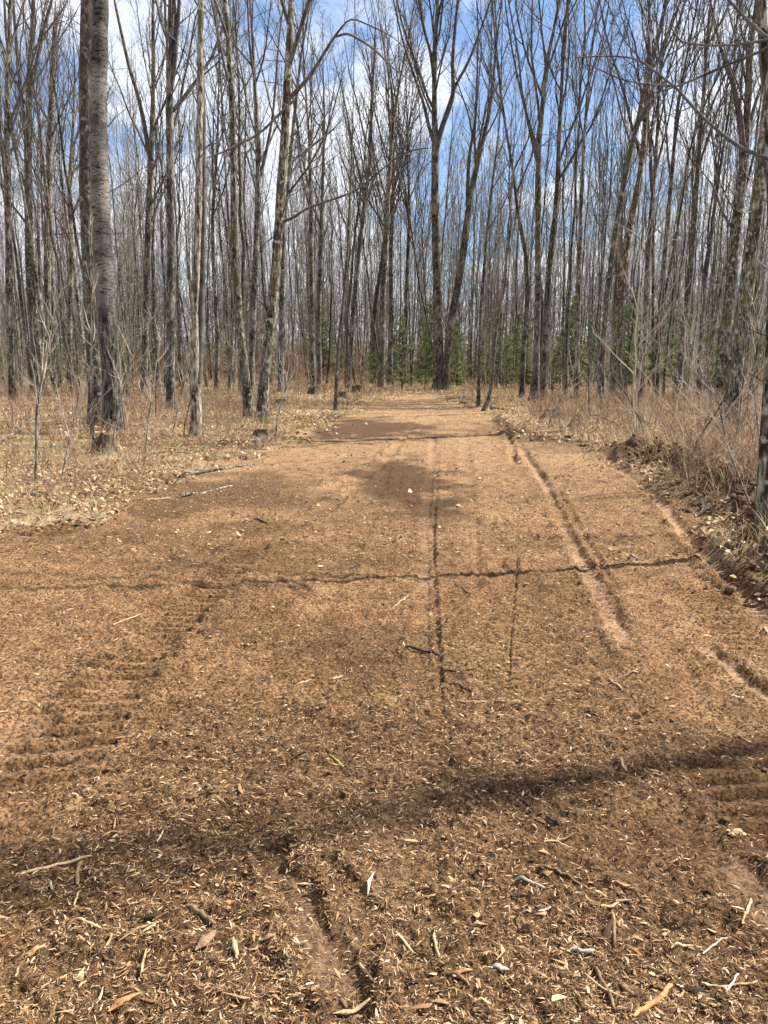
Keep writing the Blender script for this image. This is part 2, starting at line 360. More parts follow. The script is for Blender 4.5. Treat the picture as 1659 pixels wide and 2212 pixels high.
def ground_mats():
    m, t, p = new_mat('trail_soil', 0.92, 0.12)
    g = N(t, 'ShaderNodeNewGeometry').outputs['Position']
    big = noise(t, g, 0.7, 4, 0.6); med = noise(t, g, 5, 5, 0.65); fi = noise(t, mapping(t, g, (1, 1, 1)), 60, 5, 0.7); fib = noise(t, g, 230, 3, 0.7, 1.5)
    c = ramp(t, mth(t, 'ADD', mth(t, 'MULTIPLY', big, 0.55), mth(t, 'MULTIPLY', med, 0.45)), [(0.38, (0.088, 0.044, 0.022)), (0.49, (0.198, 0.106, 0.051)), (0.60, (0.345, 0.202, 0.102))])
    c = mixc(t, 1.0, c, ramp(t, fi, [(0.42, 0.15), (0.5, 0.85), (0.58, 1.6)]), 'MULTIPLY')
    c = mixc(t, ramp(t, fib, [(0.57, 0.0), (0.62, 0.8)]), c, (0.44, 0.275, 0.13))
    sp = N(t, 'ShaderNodeSeparateXYZ'); t.links.new(g, sp.inputs[0])
    farm = ramp(t, mth(t, 'DIVIDE', sp.outputs[1], 24.0), [(0.20, 0.0), (0.55, 0.8)])
    c = mixc(t, mth(t, 'MULTIPLY', farm, ramp(t, med, [(0.35, 0.3), (0.6, 1.0)])), c, mixc(t, ramp(t, fi, [(0.35, 0.0), (0.6, 1.0)]), (0.135, 0.080, 0.043), (0.44, 0.291, 0.163)))
    cl = attr(t, 'clay'); clc = ramp(t, noise(t, g, 14, 5, 0.6), [(0.3, (0.20, 0.117, 0.066)), (0.7, (0.34, 0.215, 0.132))])
    clc = mixc(t, 1.0, clc, ramp(t, fi, [(0.40, 0.55), (0.5, 0.95), (0.6, 1.2)]), 'MULTIPLY')
    c = mixc(t, ramp(t, mth(t, 'ADD', cl, mth(t, 'MULTIPLY', mth(t, 'SUBTRACT', mth(t, 'ADD', med, mth(t, 'MULTIPLY', fi, 0.7)), 0.87), 1.5)), [(0.30, 0.0), (0.72, 0.85)]), c, clc)
    c = mixc(t, mth(t, 'MULTIPLY', attr(t, 'soil'), 0.88), c, ramp(t, fi, [(0.4, (0.032, 0.018, 0.010)), (0.65, (0.115, 0.064, 0.033))]))  # dark earth colour, also painting the tread and tree shade
    t.links.new(c, p.inputs['Base Color'])
    bump(t, p, mth(t, 'MULTIPLY', mth(t, 'ADD', fi, mth(t, 'MULTIPLY', fib, 0.5)), mth(t, 'SUBTRACT', 1.0, mth(t, 'MULTIPLY', cl, 0.8))), 1.0, 0.024)
    m2, t, p = new_mat('forest_floor', 0.92, 0.12)
    g = N(t, 'ShaderNodeNewGeometry').outputs['Position']
    big = noise(t, g, 0.5, 4, 0.6); med = noise(t, g, 3, 5, 0.65); fi = noise(t, g, 38, 5, 0.7)
    c = ramp(t, mth(t, 'ADD', mth(t, 'MULTIPLY', big, 0.5), mth(t, 'MULTIPLY', med, 0.5)), [(0.38, (0.10, 0.062, 0.036)), (0.5, (0.27, 0.18, 0.105)), (0.62, (0.40, 0.30, 0.17))])
    c = mixc(t, 1.0, c, ramp(t, fi, [(0.38, 0.35), (0.52, 1.0), (0.68, 1.6)]), 'MULTIPLY')
    c = mixc(t, ramp(t, noise(t, g, 0.9, 3, 0.6), [(0.55, 0.0), (0.68, 0.45)]), c, (0.20, 0.21, 0.06))
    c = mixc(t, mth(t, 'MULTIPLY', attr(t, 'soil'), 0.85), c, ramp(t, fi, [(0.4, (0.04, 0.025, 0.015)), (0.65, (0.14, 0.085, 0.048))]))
    t.links.new(c, p.inputs['Base Color']); bump(t, p, fi, 1.0, 0.04)
    return m, m2
GM1, GM2 = ground_mats()
V, q, sel, clay, soil, tr_, X_, Y_ = make_ground()
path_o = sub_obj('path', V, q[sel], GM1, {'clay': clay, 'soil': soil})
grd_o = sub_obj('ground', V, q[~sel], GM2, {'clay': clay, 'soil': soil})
mo = M(); mo.add(np.array([[-900, -900, -.45], [900, -900, -.45], [900, 1500, -.45], [-900, 1500, -.45]], float), [[0, 1, 2, 3]])
ter = mo.build('terrain', GM2); ter['kind'] = 'structure'

# ------------------------------------------------------------ loose stuff on the ground
def spindles(m, P, L, w, th, yaw, pit, rnd):          # splinters: pointed at both ends, bent in the middle
    n = len(L); d = np.stack([np.cos(yaw) * np.cos(pit), np.sin(yaw) * np.cos(pit), np.sin(pit)], -1)
    s = np.stack([-np.sin(yaw), np.cos(yaw), np.zeros(n)], -1); u = np.cross(d, s)
    b = (RG.random(n) - 0.5)[:, None] * 0.35 * L[:, None] * s
    A = P - d * L[:, None] / 2; B = P + d * L[:, None] / 2
    e = s * w[:, None] * 0.5; up = u * th[:, None]
    t0 = RG.uniform(-0.35, 0.0, n)[:, None] * d * L[:, None]; t1 = RG.uniform(0.0, 0.35, n)[:, None] * d * L[:, None]
    v = np.stack([A - e * .3, A + e * .3, P + b + e + t0, P + b - e + t1, P + b + up, B], 1)
    f = np.array([[0, 1, 4], [1, 2, 4], [2, 5, 4], [5, 3, 4], [3, 0, 4]])
    ff = (np.arange(n) * 6)[:, None, None] + f[None]
    m.add(v, ff.reshape(-1, 3), np.repeat(rnd, 6))
def scatter(n, r0, r1, p, width=0.62):
    u = RG.random(n)
    if abs(p) < 1e-6: r = r0 * (r1 / r0) ** u
    else: r = (r0 ** p + u * (r1 ** p - r0 ** p)) ** (1 / p)
    return RG.uniform(-width, width, n) * r, r
def chips():
    m = M()
    for n, r0, r1, p, l0, l1, wr in ((360000, 1.2, 12, 0.10, 0.004, 0.030, 0.12), (15000, 1.2, 14, 0.3, 0.016, 0.050, 0.10), (170000, 1.2, 9, 0.15, 0.010, 0.040, 0.045), (4200, 1.2, 14, 0.5, 0.03, 0.085, 0.09), (70000, 6, 38, 0.6, 0.015, 0.045, 0.3)):
        x, y = scatter(n, r0, r1, p); h, cl, so_ = height(x, y); td = height.tread; tr = trail(x, y)
        dens = np.clip(0.75 + 1.3 * fbm(x * 1.3 + 5, y * 1.3, 3), 0.12, 1)
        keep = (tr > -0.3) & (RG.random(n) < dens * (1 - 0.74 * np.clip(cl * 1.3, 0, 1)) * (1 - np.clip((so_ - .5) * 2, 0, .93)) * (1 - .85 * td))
        x, y, h = x[keep], y[keep], h[keep]; k = len(x)
        L = (l0 + (l1 - l0) * RG.random(k) ** 3.2) * (1 + 0.03 * y); w = L * wr * np.exp(RG.normal(0, .5, k))
        P = np.stack([x, y, h + 0.002 + 0.2 * w], -1)
        spindles(m, P, L, w, w * RG.uniform(0.25, 0.6, k), RG.uniform(0, 6.28, k), RG.normal(0, 0.28, k), np.clip(RG.random(k) - .18 * np.clip((L - .02) / .03, 0, 1) * RG.random(k), 0, 1))
    mat = simple_attr_mat('shredded_wood', [(0.0, (0.03, 0.017, 0.010)), (0.34, (0.10, 0.054, 0.027)), (0.60, (0.24, 0.135, 0.065)), (0.86, (0.38, 0.245, 0.128)), (0.96, (0.56, 0.43, 0.27)), (1.0, (0.66, 0.56, 0.42))], 0.85)
    o = m.build('wood_chips', mat, smooth=False); o['kind'] = 'stuff'; tag(o, 'shredded tan wood chips and splinters strewn over the brown trail', 'wood chips')
chips()
def leaves():
    m = M(); n = 150000
    x, y = scatter(n, 4.0, 60, 0.9, 0.66); tr = trail(x, y)
    keep = (tr < 0.12) | ((RG.random(n) < 0.003) & (tr > 0)); keep &= RG.random(n) < np.clip(0.7 + 1.6 * fbm(x * .8, y * .8, 3), 0.1, 1)
    x, y, tr = x[keep], y[keep], tr[keep]; h = height(x, y)[0]; k = len(x)
    L = RG.uniform(0.025, 0.065, k) * (1 + 0.02 * y); w = L * RG.uniform(0.45, 0.8, k); yaw = RG.uniform(0, 6.28, k); pit = RG.normal(0, 0.4, k)
    d = np.stack([np.cos(yaw) * np.cos(pit), np.sin(yaw) * np.cos(pit), np.sin(pit)], -1); s = np.stack([-np.sin(yaw), np.cos(yaw), RG.normal(0, .4, k)], -1)
    P = np.stack([x, y, h + 0.012 + np.abs(pit) * L * .4], -1); up = np.array([0, 0, 1.0]) * (w * RG.uniform(0.1, 0.45, k))[:, None]
    a = d * L[:, None] / 2; e = s * w[:, None] / 2
    v = np.stack([P - a, P - a * .2 + e + up, P - a * .1, P - a * .2 - e + up, P + a * .5 + e * .7 + up, P + a + up * .5, P + a * .5 - e * .7 + up], 1)
    f = np.array([[0, 2, 1], [0, 3, 2]]); g4 = np.array([[1, 2, 5, 4], [3, 6, 5, 2]])
    base = (np.arange(k) * 7)[:, None, None]; rr = np.repeat(RG.random(k), 7)
    m.v.append(v.reshape(-1, 3)); m.t.append((base + f).reshape(-1, 3)); m.q.append((base + g4).reshape(-1, 4)); m.a.append(rr); m.n += len(rr)
    mat = simple_attr_mat('dead_leaf', [(0.0, (0.11, 0.06, 0.035)), (0.35, (0.27, 0.16, 0.085)), (0.7, (0.43, 0.30, 0.17)), (1.0, (0.60, 0.49, 0.32))], 0.7, trans=0.2)
    o = m.build('leaf_litter', mat, smooth=False); o['kind'] = 'stuff'; tag(o, 'pale dead leaves littering the verges of the trail', 'dead leaves')
leaves()
def curved(P0, L, yaw, lean, bend, n, jit=0.0):        # B stems -> B,n,3
    B = len(L); ss = np.linspace(0, 1, n)
    ang = lean[:, None] + bend[:, None] * ss[None, :]
    dr = np.stack([np.sin(ang) * np.cos(yaw)[:, None], np.sin(ang) * np.sin(yaw)[:, None], np.cos(ang)], -1)
    if jit: dr = nrm(dr + RG.normal(0, jit, dr.shape))
    st = dr[:, :-1] * (L / (n - 1))[:, None, None]
    return np.concatenate([P0[:, None], P0[:, None] + np.cumsum(st, 1)], 1)
def grass():
    m = M(); n = 120000
    x, y = scatter(n, 4.5, 60, 1.0, 0.66); tr = trail(x, y); g = fbm(x * .55 + 31, y * .55, 3)
    keep = (tr < -0.1) & (RG.random(n) < np.clip(0.5 + 1.8 * g, 0.05, 1)); x, y, g = x[keep], y[keep], g[keep]; k = len(x)
    h = height(x, y)[0]; L = RG.uniform(0.06, 0.26, k) * np.clip(1 + 0.8 * g, .5, 1.6) * np.where(x > 2, 1.3, 1); yaw = RG.uniform(0, 6.28, k)
    P = curved(np.stack([x, y, h - .005], -1), L, yaw, np.abs(RG.normal(0.45, 0.4, k)), RG.uniform(0.2, 1.6, k), 4)
    wv = (0.0016 + 0.00022 * y)[:, None, None] * np.array([1, .9, .7, .15])[None, :, None] * np.stack([-np.sin(yaw), np.cos(yaw), np.zeros(k)], -1)[:, None]
    v = np.stack([P - wv, P + wv], 2).reshape(k, 8, 3); f = np.array([[0, 1, 3, 2], [2, 3, 5, 4], [4, 5, 7, 6]])
    gr = np.clip(np.where((RG.random(k) < np.clip(0.04 + 0.9 * (vnoise(x * .3, y * .3 + 8) - 0.08), .03, .4)), RG.uniform(.9, 1, k), RG.uniform(0, .8, k)), 0, 1)
    m.add(v, ((np.arange(k) * 8)[:, None, None] + f).reshape(-1, 4), np.repeat(gr, 8))
    mat = simple_attr_mat('straw', [(0.0, (0.20, 0.12, 0.065)), (0.4, (0.36, 0.25, 0.13)), (0.8, (0.52, 0.41, 0.24)), (0.87, (0.22, 0.24, 0.06)), (1.0, (0.15, 0.20, 0.04))], 0.7, trans=0.25)
    o = m.build('dry_grass', mat, smooth=False); o['kind'] = 'stuff'; tag(o, 'straw coloured dry grass on both verges', 'grass')
grass()
def brush():
    m = M()
    # (count, px range, distance range, height range, colour low/high)
    for n, x0, x1, d0, d1, h0, h1, r0 in ((6500, 1140, 1760, 9.5, 32, .25, .95, .0026), (3800, -60, 600, 11, 36, .25, .85, .0026), (2600, -80, 1740, 30, 62, .4, 1.8, .005), (900, 1480, 1800, 7.6, 11, .4, 1.2, .0026), (500, -60, 420, 8, 12, .25, .6, .0022), (9000, -150, 1810, 58, 105, 1.5, 6.0, .005)):
        d = np.sqrt(RG.uniform(d0 ** 2, d1 ** 2, n)); px = RG.uniform(x0, x1, n); x = (px - CX) / F * d * 1.0; y = d
        cx_ = vnoise(x * 1.1, y * 1.1) + .5; k = (trail(x, y) < -0.35) & (RG.random(n) < cx_ * 1.5); x, y = x[k], y[k]; B = len(x)
        h = height(x, y)[0]; L = RG.uniform(h0, h1, B) * RG.uniform(0.6, 1.1, B); yaw = RG.uniform(0, 6.28, B)
        P = curved(np.stack([x, y, h - .01], -1), L, yaw, np.abs(RG.normal(0.3, 0.4, B)), RG.uniform(-.2, 1.5, B), 7, 0.13)
        rr = (r0 * (1 + .03 * y) * RG.uniform(.7, 1.3, B)); R = rr[:, None] * np.linspace(1, .35, 7)[None]
        rnd = RG.random(B); tubes(m, P, R, 3, rnd)
        K = 5 if d0 < 50 else 7; idx = np.repeat(np.arange(B), K); ti = RG.integers(2, 6, B * K); P0 = P[idx, ti]
        ly = yaw[idx] + RG.uniform(-2, 2, B * K); LL = L[idx] * RG.uniform(.15, .4, B * K)
        P2 = curved(P0, LL, ly, RG.uniform(.3, 1.1, B * K), RG.uniform(-.4, .6, B * K), 4, 0.15)
        tubes(m, P2, (rr[idx] * .55)[:, None] * np.linspace(1, .4, 4)[None], 3, rnd[idx])
    mat = simple_attr_mat('brush_stem', [(0.0, (0.09, 0.045, 0.034)), (0.35, (0.21, 0.11, 0.072)), (0.6, (0.32, 0.21, 0.135)), (1.0, (0.52, 0.43, 0.30))], 0.75)
    o = m.build('undergrowth', mat); o['kind'] = 'stuff'; tag(o, 'tangled leafless reddish brown brush on the forest edge', 'undergrowth')
brush()
def clods():
    m = M(); ico_v = np.array([[0, 0, 1], [.894, 0, .447], [.276, .851, .447], [-.724, .526, .447], [-.724, -.526, .447], [.276, -.851, .447], [.724, .526, -.447], [-.276, .851, -.447], [-.894, 0, -.447], [-.276, -.851, -.447], [.724, -.526, -.447], [0, 0, -1]])
    ico_f = np.array([[0, 1, 2], [0, 2, 3], [0, 3, 4], [0, 4, 5], [0, 5, 1], [1, 6, 2], [2, 7, 3], [3, 8, 4], [4, 9, 5], [5, 10, 1], [6, 7, 2], [7, 8, 3], [8, 9, 4], [9, 10, 5], [10, 6, 1], [11, 7, 6], [11, 8, 7], [11, 9, 8], [11, 10, 9], [11, 6, 10]])
    pts = []
    for poly, n, sp in ((BANK, 900, .35), (BANK2, 60, .2)):
        i = RG.integers(1, len(poly) - 1, n); t = RG.random((n, 1)); pts.append(np.concatenate([poly[i] * (1 - t) + poly[np.minimum(i + 1, len(poly) - 1)] * t + RG.normal(0, sp, (n, 2)), RG.uniform(.008, .045, (n, 1))], 1))
    for poly, hw, sp, dep in TREADS:
        n = 50; i = RG.integers(0, len(poly) - 1, n); t = RG.random((n, 1)); pts.append(np.concatenate([poly[i] * (1 - t) + poly[i + 1] * t + RG.normal(0, hw, (n, 2)), RG.uniform(.004, .010, (n, 1))], 1))
    x, y = scatter(1500, 1.3, 14, .5); pts.append(np.stack([x, y, RG.uniform(.002, .007, 1500)], -1))
    A = np.concatenate(pts); h = height(A[:, 0], A[:, 1])[0]; n = len(A)
    v = ico_v[None] * (1 + RG.normal(0, .34, (n, 12, 1))) * A[:, 2][:, None, None] * np.stack([RG.uniform(.8, 1.6, n), RG.uniform(.8, 1.6, n), RG.uniform(.5, .9, n)], -1)[:, None]
    v = v + np.stack([A[:, 0], A[:, 1], h + A[:, 2] * .2], -1)[:, None]
    m.add(v, ((np.arange(n) * 12)[:, None, None] + ico_f).reshape(-1, 3), np.repeat(np.where(np.arange(n) < 960, RG.random(n) * .45, RG.random(n)), 12))  # bank clods darker: dark soil, with the hollows' shade put into the tone
    mat = simple_attr_mat('soil_clod', [(0.0, (0.07, 0.04, 0.024)), (0.6, (0.15, 0.088, 0.048)), (1.0, (0.26, 0.16, 0.09))], 0.95, 40)
    o = m.build('soil_clods', mat, smooth=False); o['kind'] = 'stuff'; tag(o, 'dark crumbled soil clods along the churned right bank and tyre marks', 'soil clods')
clods()

# ------------------------------------------------------------ bare trees
def grow(par, parR, nchild, t0, t1, ang, alen, n, rfac, up, jit, rg, lenfix=None, minr=0.0025, lk=.0105):
    B, pn, _ = par.shape; idx = np.repeat(np.arange(B), nchild); K = len(idx)
    t = t0 + (t1 - t0) * ((np.tile(np.arange(nchild), B) + rg.random(K)) / nchild)
    f = t * (pn - 1); i = np.minimum(f.astype(int), pn - 2); fr = (f - i)[:, None]
    P0 = par[idx, i] * (1 - fr) + par[idx, i + 1] * fr; T = nrm(par[idx, i + 1] - par[idx, i])
    r0 = parR[idx, i] * (1 - fr[:, 0]) + parR[idx, i + 1] * fr[:, 0]
    rv = nrm(np.cross(T, rg.normal(0, 1, (K, 3)))); a = rg.normal(ang[0], ang[1], K)[:, None]
    d = nrm(T * np.cos(a) + rv * np.sin(a))
    pl = np.linalg.norm(np.diff(par, axis=1), axis=2).sum(1)[idx]
    L = pl * alen * rg.uniform(.6, 1.15, K) * (1.15 - 0.75 * t) if lenfix is None else lenfix * rg.uniform(.55, 1.1, K) * (1.2 - 0.75 * t)
    P = np.empty((K, n, 3)); P[:, 0] = P0
    for s in range(1, n):
        d = nrm(d + rg.normal(0, jit, (K, 3)) + np.array([0, 0, up])); P[:, s] = P[:, s - 1] + d * (L / (n - 1))[:, None]
    rb = np.maximum(np.minimum(r0 * rfac, L * lk + 0.002), minr)
    R = rb[:, None] * np.linspace(1, .3, n)[None] ; R = np.maximum(R, minr * .7)
    return P, R
def crown(rg, tp, trr, H, c=(16, 8, 6, 3), t0=.35, ang=.55, up=.10, l1=None, minr=.003, extra=None):
    m = M(); tp = tp[None]; trr = trr[None]
    P1, R1 = grow(tp, trr, c[0], t0, .97, (ang, .13), 0, 9, .62, up, .075, rg, lenfix=l1 or H * .36)
    if extra is not None:
        for P, R in extra: tubes(m, P[None], R[None], 6); 
    tubes(m, P1, R1, 5)
    lim = [(P1, R1)]
    P2, R2 = grow(P1, R1, c[1], .18, .98, (.6, .15), .42, 7, .62, up * .8, .11, rg, minr=minr); tubes(m, P2, R2, 4)
    P3, R3 = grow(P2, R2, c[2], .15, .98, (.62, .2), .45, 5, .65, up * .6, .15, rg, minr=minr); tubes(m, P3, R3, 3)
    if c[3]: P4, R4 = grow(P3, R3, c[3], .2, 1., (.6, .2), .5, 4, .7, up * .3, .18, rg, minr=minr * .8); tubes(m, P4, R4, 3)
    # small dead side twigs low on the trunk
    Pl, Rl = grow(tp, trr, 14, .10, t0 + .1, (1.0, .3), 0, 5, .22, .02, .22, rg, lenfix=H * .07, minr=minr); tubes(m, Pl, Rl, 3)
    Pm, Rm = grow(Pl, Rl, 3, .3, .9, (.7, .2), .5, 4, .6, 0, .2, rg, minr=minr); tubes(m, Pm, Rm, 3)
    if extra is not None:
        for P, R in extra:
            a, b = grow(P[None], R[None], 16, .25, 1., (.8, .25), .16, 6, .5, .05, .13, rg, minr=minr); tubes(m, a, b, 4)
            a2, b2 = grow(a, b, 5, .2, 1., (.7, .2), .45, 5, .6, .05, .16, rg, minr=minr); tubes(m, a2, b2, 3)
            a3, b3 = grow(a2, b2, 3, .2, 1., (.7, .2), .45, 4, .6, .03, .18, rg, minr=minr); tubes(m, a3, b3, 3)
    return m
def trunk_mesh(tp, trr, k=10, rough=.03):
    m = M(); tubes(m, tp[None], trr[None], k, rough=rough); return m
def resample(P, n):
    P = np.asarray(P, float); d = np.r_[0, np.cumsum(np.linalg.norm(np.diff(P[:, :3], axis=0), axis=1))]
    s = np.linspace(0, d[-1], n); Q = np.stack([np.interp(s, d, P[:, j]) for j in range(P.shape[1])], 1)
    for _ in range(max(1, n // 14)): Q[1:-1] = (Q[:-2] + 2 * Q[1:-1] + Q[2:]) / 4
    return Q

HEROES = []      # (px of base, short phrase)
def hero(name, label, phrase, path, H=19, mat=BARK, cmat=TWIG, c=(14, 7, 5, 2), ang=.5, t0=.4, forks=(), seed=0, col=(1, 1, 1, 1), k=12, dist=None, cat='tree', l1=None, flare=1.35, branches=(), group=None, by=None, minr=.003, rough=.035, leany=0.0):
    rg = np.random.default_rng(1000 + seed)
    bx, byy = path[0][0], path[0][1]; g = gnd(bx, byy); Y = g[1] if dist is None else dist
    x0 = float(atY(bx, byy, Y)[0]); z0 = Hs(x0, Y) - .05
    def to3(pp, dy=0.0):
        out = []
        for j, (a, b, w) in enumerate(pp):
            yy = Y + dy * j / max(1, len(pp) - 1); P = atY(a, b, yy); out.append([*P, w / 2 / F * yy * 1.0])
        return np.array(out)
    T = to3(path); T[0, 2] = z0; T[:, 2] = np.maximum.accumulate(T[:, 2]) if T[-1, 2] > T[0, 2] else T[:, 2]
    top = T[-1, :3]; d = top - T[-3, :3] if len(T) > 2 else np.array([0, 0, 1.]); d = d / np.linalg.norm(d); r = T[-1, 3]
    if H and top[2] < H:
        steps = max(3, int((H - top[2]) / 1.2)); p = top.copy(); add = []
        for s in range(steps):
            d = nrm(d + rg.normal(0, .05, 3) + np.array([0, 0, .08])); p = p + d * (H - top[2]) / steps; add.append([*p, max(.012, r * (1 - .92 * (s + 1) / steps))])
        T = np.concatenate([T, np.array(add)])
    else: T[-1, 3] = min(T[-1, 3], .01)
    L = np.linalg.norm(np.diff(T[:, :3], axis=0), axis=1).sum()
    Q = resample(T, int(np.clip(L * 2.4, 14, 60)))
    hh = Q[:, 2] - z0; Q[:, 1] += leany * np.maximum(0, hh - 2.2); Q[:, 3] *= 1 + (flare - 1) * np.exp(-hh / .35)
    Q[:, :2] += np.cumsum(rg.normal(0, .006, (len(Q), 2)), 0) * np.minimum(1, hh / 2)[:, None]
    o = empty(name, (x0, Y, z0), label, cat, group)
    org = np.array([x0, Y, z0]); P = Q[:, :3] - org; R = Q[:, 3] * (1 + .04 * rg.normal(0, 1, len(Q)))
    tm = M(); tubes(tm, P[None], R[None], k, rough=rough); ex = []
    for fk in forks:                      # major limbs traced from the photo, they belong to the crown
        A = to3([(p_[0], p_[1], p_[2]) for p_ in fk['p']], fk.get('dy', 0)); A = A.copy(); HH = fk.get('H', 0)
        if HH and A[-1, 2] < HH:
            d = nrm(A[-1, :3] - A[-2, :3]); p = A[-1, :3].copy(); n_ = 6; r = A[-1, 3]; st = (HH - A[-1, 2]) / n_
            for s in range(n_): d = nrm(d + rg.normal(0, .05, 3) + np.array([0, 0, .1])); p = p + d * st; A = np.concatenate([A, [[*p, max(.01, r * (1 - (s + 1) / n_))]]])
        else: A[-1, 3] = .006
        A = resample(A, max(12, min(30, 4 * len(A)))); ex.append((A[:, :3] - org, A[:, 3]))
    t_ = tm.build('trunk', mat, o); t_.color = col
    cm_ = crown(rg, P, R, H or (P[-1, 2]), c, t0, ang, .09, l1, minr, ex)
    c_ = cm_.build('crown', cmat, o); c_.color = col
    HEROES.append((bx, phrase)); return o

W_ = (1.15, 1.1, 1.02, 1)
hero('aspen_tree', 'thick smooth grey aspen trunk with dark marks and furrowed base, largest tree on the left', 'the thick aspen',
     [(245, 935, 44), (243, 851, 42), (238, 780, 42), (233, 700, 40), (225, 600, 39), (219, 500, 38), (214, 400, 37), (211, 300, 36), (209, 200, 35), (211, 100, 33), (213, 0, 30)], H=19, mat=ASPEN, seed=1, k=24, flare=1.15, rough=.02, t0=.52, col=(1, 1, 1, 1))
hero('aspen_tree', 'dark thick trunk half hidden behind the big grey aspen', 'the dark trunk behind the aspen',
     [(214, 916, 40), (207, 780, 36), (197, 600, 34), (189, 400, 30), (189, 200, 28), (192, 0, 26)], H=19, mat=DARKB, seed=2, k=14, t0=.52, dist=19.5)
hero('sapling', 'thin straight pale sapling right against the left side of the thick aspen', 'the pale sapling by the aspen',
     [(198, 938, 7), (198, 850, 6), (198, 760, 6), (200, 650, 5), (200, 560, 4), (197, 480, 2)], H=0, mat=PALEB, cmat=PALET, seed=3, k=8, c=(7, 4, 2, 0), t0=.4, l1=1.2, cat='sapling', dist=15.5)
hero('bare_tree', 'pale barked tree with lit right side, its stem splitting above a crooked base', 'the pale crooked tree',
     [(423, 948, 24), (422, 885, 22), (428, 830, 20), (421, 790, 17), (417, 720, 16), (417, 651, 15), (423, 560, 15), (428, 466, 15), (430, 300, 14), (433, 133, 13), (435, 0, 12)], H=18, mat=PALEB, seed=4, t0=.5,
     forks=[{'p': [(429, 825, 17), (433, 751, 15), (437, 618, 13), (440, 466, 12), (441, 300, 10), (437, 150, 8)], 'dy': .4, 'H': 14}])
hero('bare_tree', 'dark straight tree between the thick aspen and the pale crooked tree', 'the dark straight tree',
     [(369, 885, 19), (368, 800, 18), (368, 685, 18), (368, 518, 17), (366, 333, 15), (365, 200, 14), (363, 100, 12), (370, 0, 10)], H=19, mat=BARK, seed=5, forks=[{'p': [(368, 200, 10), (377, 150, 9), (382, 80, 8), (388, 0, 7)], 'H': 18}])
hero('bare_tree', 'slim tree just right of the thick aspen with a limb forking up to the left', 'the left forking tree',
     [(310, 848, 15), (312, 770, 14), (316, 685, 13), (318, 551, 13), (323, 433, 12), (328, 300, 11), (331, 200, 8), (333, 0, 6)], H=20, seed=6, forks=[{'p': [(323, 340, 9), (312, 270, 9), (297, 200, 8), (280, 150, 7), (262, 70, 6), (247, 0, 5)], 'H': 19}], col=(1.1, 1.05, 1, 1))
hero('bare_tree', 'dark trunked tree near the left edge, forking into several upright limbs', 'the dark forking tree',
     [(77, 853, 22), (77, 780, 20), (74, 718, 19), (66, 640, 17), (62, 518, 16), (60, 400, 15), (59, 300, 14), (62, 166, 11), (67, 66, 9), (70, 0, 8)], H=19, mat=DARKB, seed=7,
     forks=[{'p': [(60, 330, 9), (50, 250, 8), (38, 130, 7), (28, 0, 6)], 'H': 18}, {'p': [(62, 230, 9), (78, 140, 8), (95, 60, 7), (112, 0, 6)], 'H': 18}])
hero('bare_tree', 'upright grey tree just right of the dark forking tree', 'the upright grey tree',
     [(98, 845, 16), (101, 770, 15), (103, 685, 15), (104, 518, 14), (108, 400, 14), (110, 333, 13), (117, 200, 12), (122, 100, 11), (125, 0, 9)], H=19, seed=8, col=(1.2, 1.15, 1.1, 1))
hero('bare_tree', 'grey tree closest to the left edge of the photo', 'the leftmost tree',
     [(23, 815, 15), (22, 700, 14), (20, 618, 14), (20, 466, 13), (18, 300, 12), (22, 133, 10), (27, 0, 8)], H=21, seed=9, col=(1.15, 1.12, 1.05, 1), dist=31)
hero('bare_tree', 'mottled grey tree, left trunk of the pair joined at the base beside the trail', 'the mottled pair tree',
     [(539, 908, 23), (535, 860, 20), (530, 801, 18), (522, 735, 18), (517, 695, 17), (511, 589, 16), (506, 518, 15), (507, 420, 14), (507, 300, 13), (502, 166, 12), (495, 60, 11), (490, 0, 10)], H=19, mat=BARKM, seed=10)
hero('bare_tree', 'leaning tree with sunlit base, right trunk of the pair, a long bare limb arching right', 'the leaning sunlit tree',
     [(565, 908, 27), (566, 870, 24), (572, 801, 23), (580, 740, 22), (588, 685, 21), (597, 589, 20), (603, 513, 20), (610, 400, 19), (616, 290, 18), (620, 200, 16), (624, 100, 14), (630, 0, 12)], H=20, mat=BARKM, seed=11, k=16, dist=20.2, col=(1.15, 1.12, 1.05, 1),
     forks=[{'p': [(621, 215, 9), (645, 193, 8), (670, 163, 7), (695, 124, 6), (716, 88, 5), (734, 64, 4), (755, 36, 3), (819, 64, 2.4), (851, 81, 2), (900, 130, 2)], 'dy': -1},
            {'p': [(722, 80, 5), (752, 71, 5), (805, 103, 4), (854, 152, 3), (915, 191, 2)], 'dy': -1.5},
            {'p': [(606, 480, 7), (635, 471, 6), (660, 450, 5), (716, 432, 4.4), (766, 414, 4), (798, 390, 3.4), (851, 343, 3), (893, 322, 3.5), (943, 319, 2)], 'dy': -1},
            {'p': [(612, 370, 6), (640, 340, 6), (680, 310, 5), (720, 280, 3), (750, 240, 2)], 'dy': 1},
            {'p': [(630, 220, 6), (560, 290, 5), (480, 330, 4), (420, 350, 2)], 'dy': -1}])
hero('bare_tree', 'grey tree standing close behind the leaning sunlit tree', 'the grey one behind the leaning tree',
     [(541, 850, 13), (545, 700, 13), (551, 560, 12), (557, 420, 11), (558, 300, 10), (550, 180, 7), (546, 60, 5)], H=20, seed=12, dist=34, forks=[{'p': [(557, 400, 8), (575, 330, 7), (590, 250, 5), (600, 120, 4)], 'H': 19}])
hero('bare_tree', 'brown trunk seen just right of the leaning sunlit tree', 'the brown trunk',
     [(606, 830, 13), (607, 740, 12), (608, 624, 11), (612, 500, 10), (622, 380, 8), (640, 200, 6)], H=20, seed=13, dist=38)
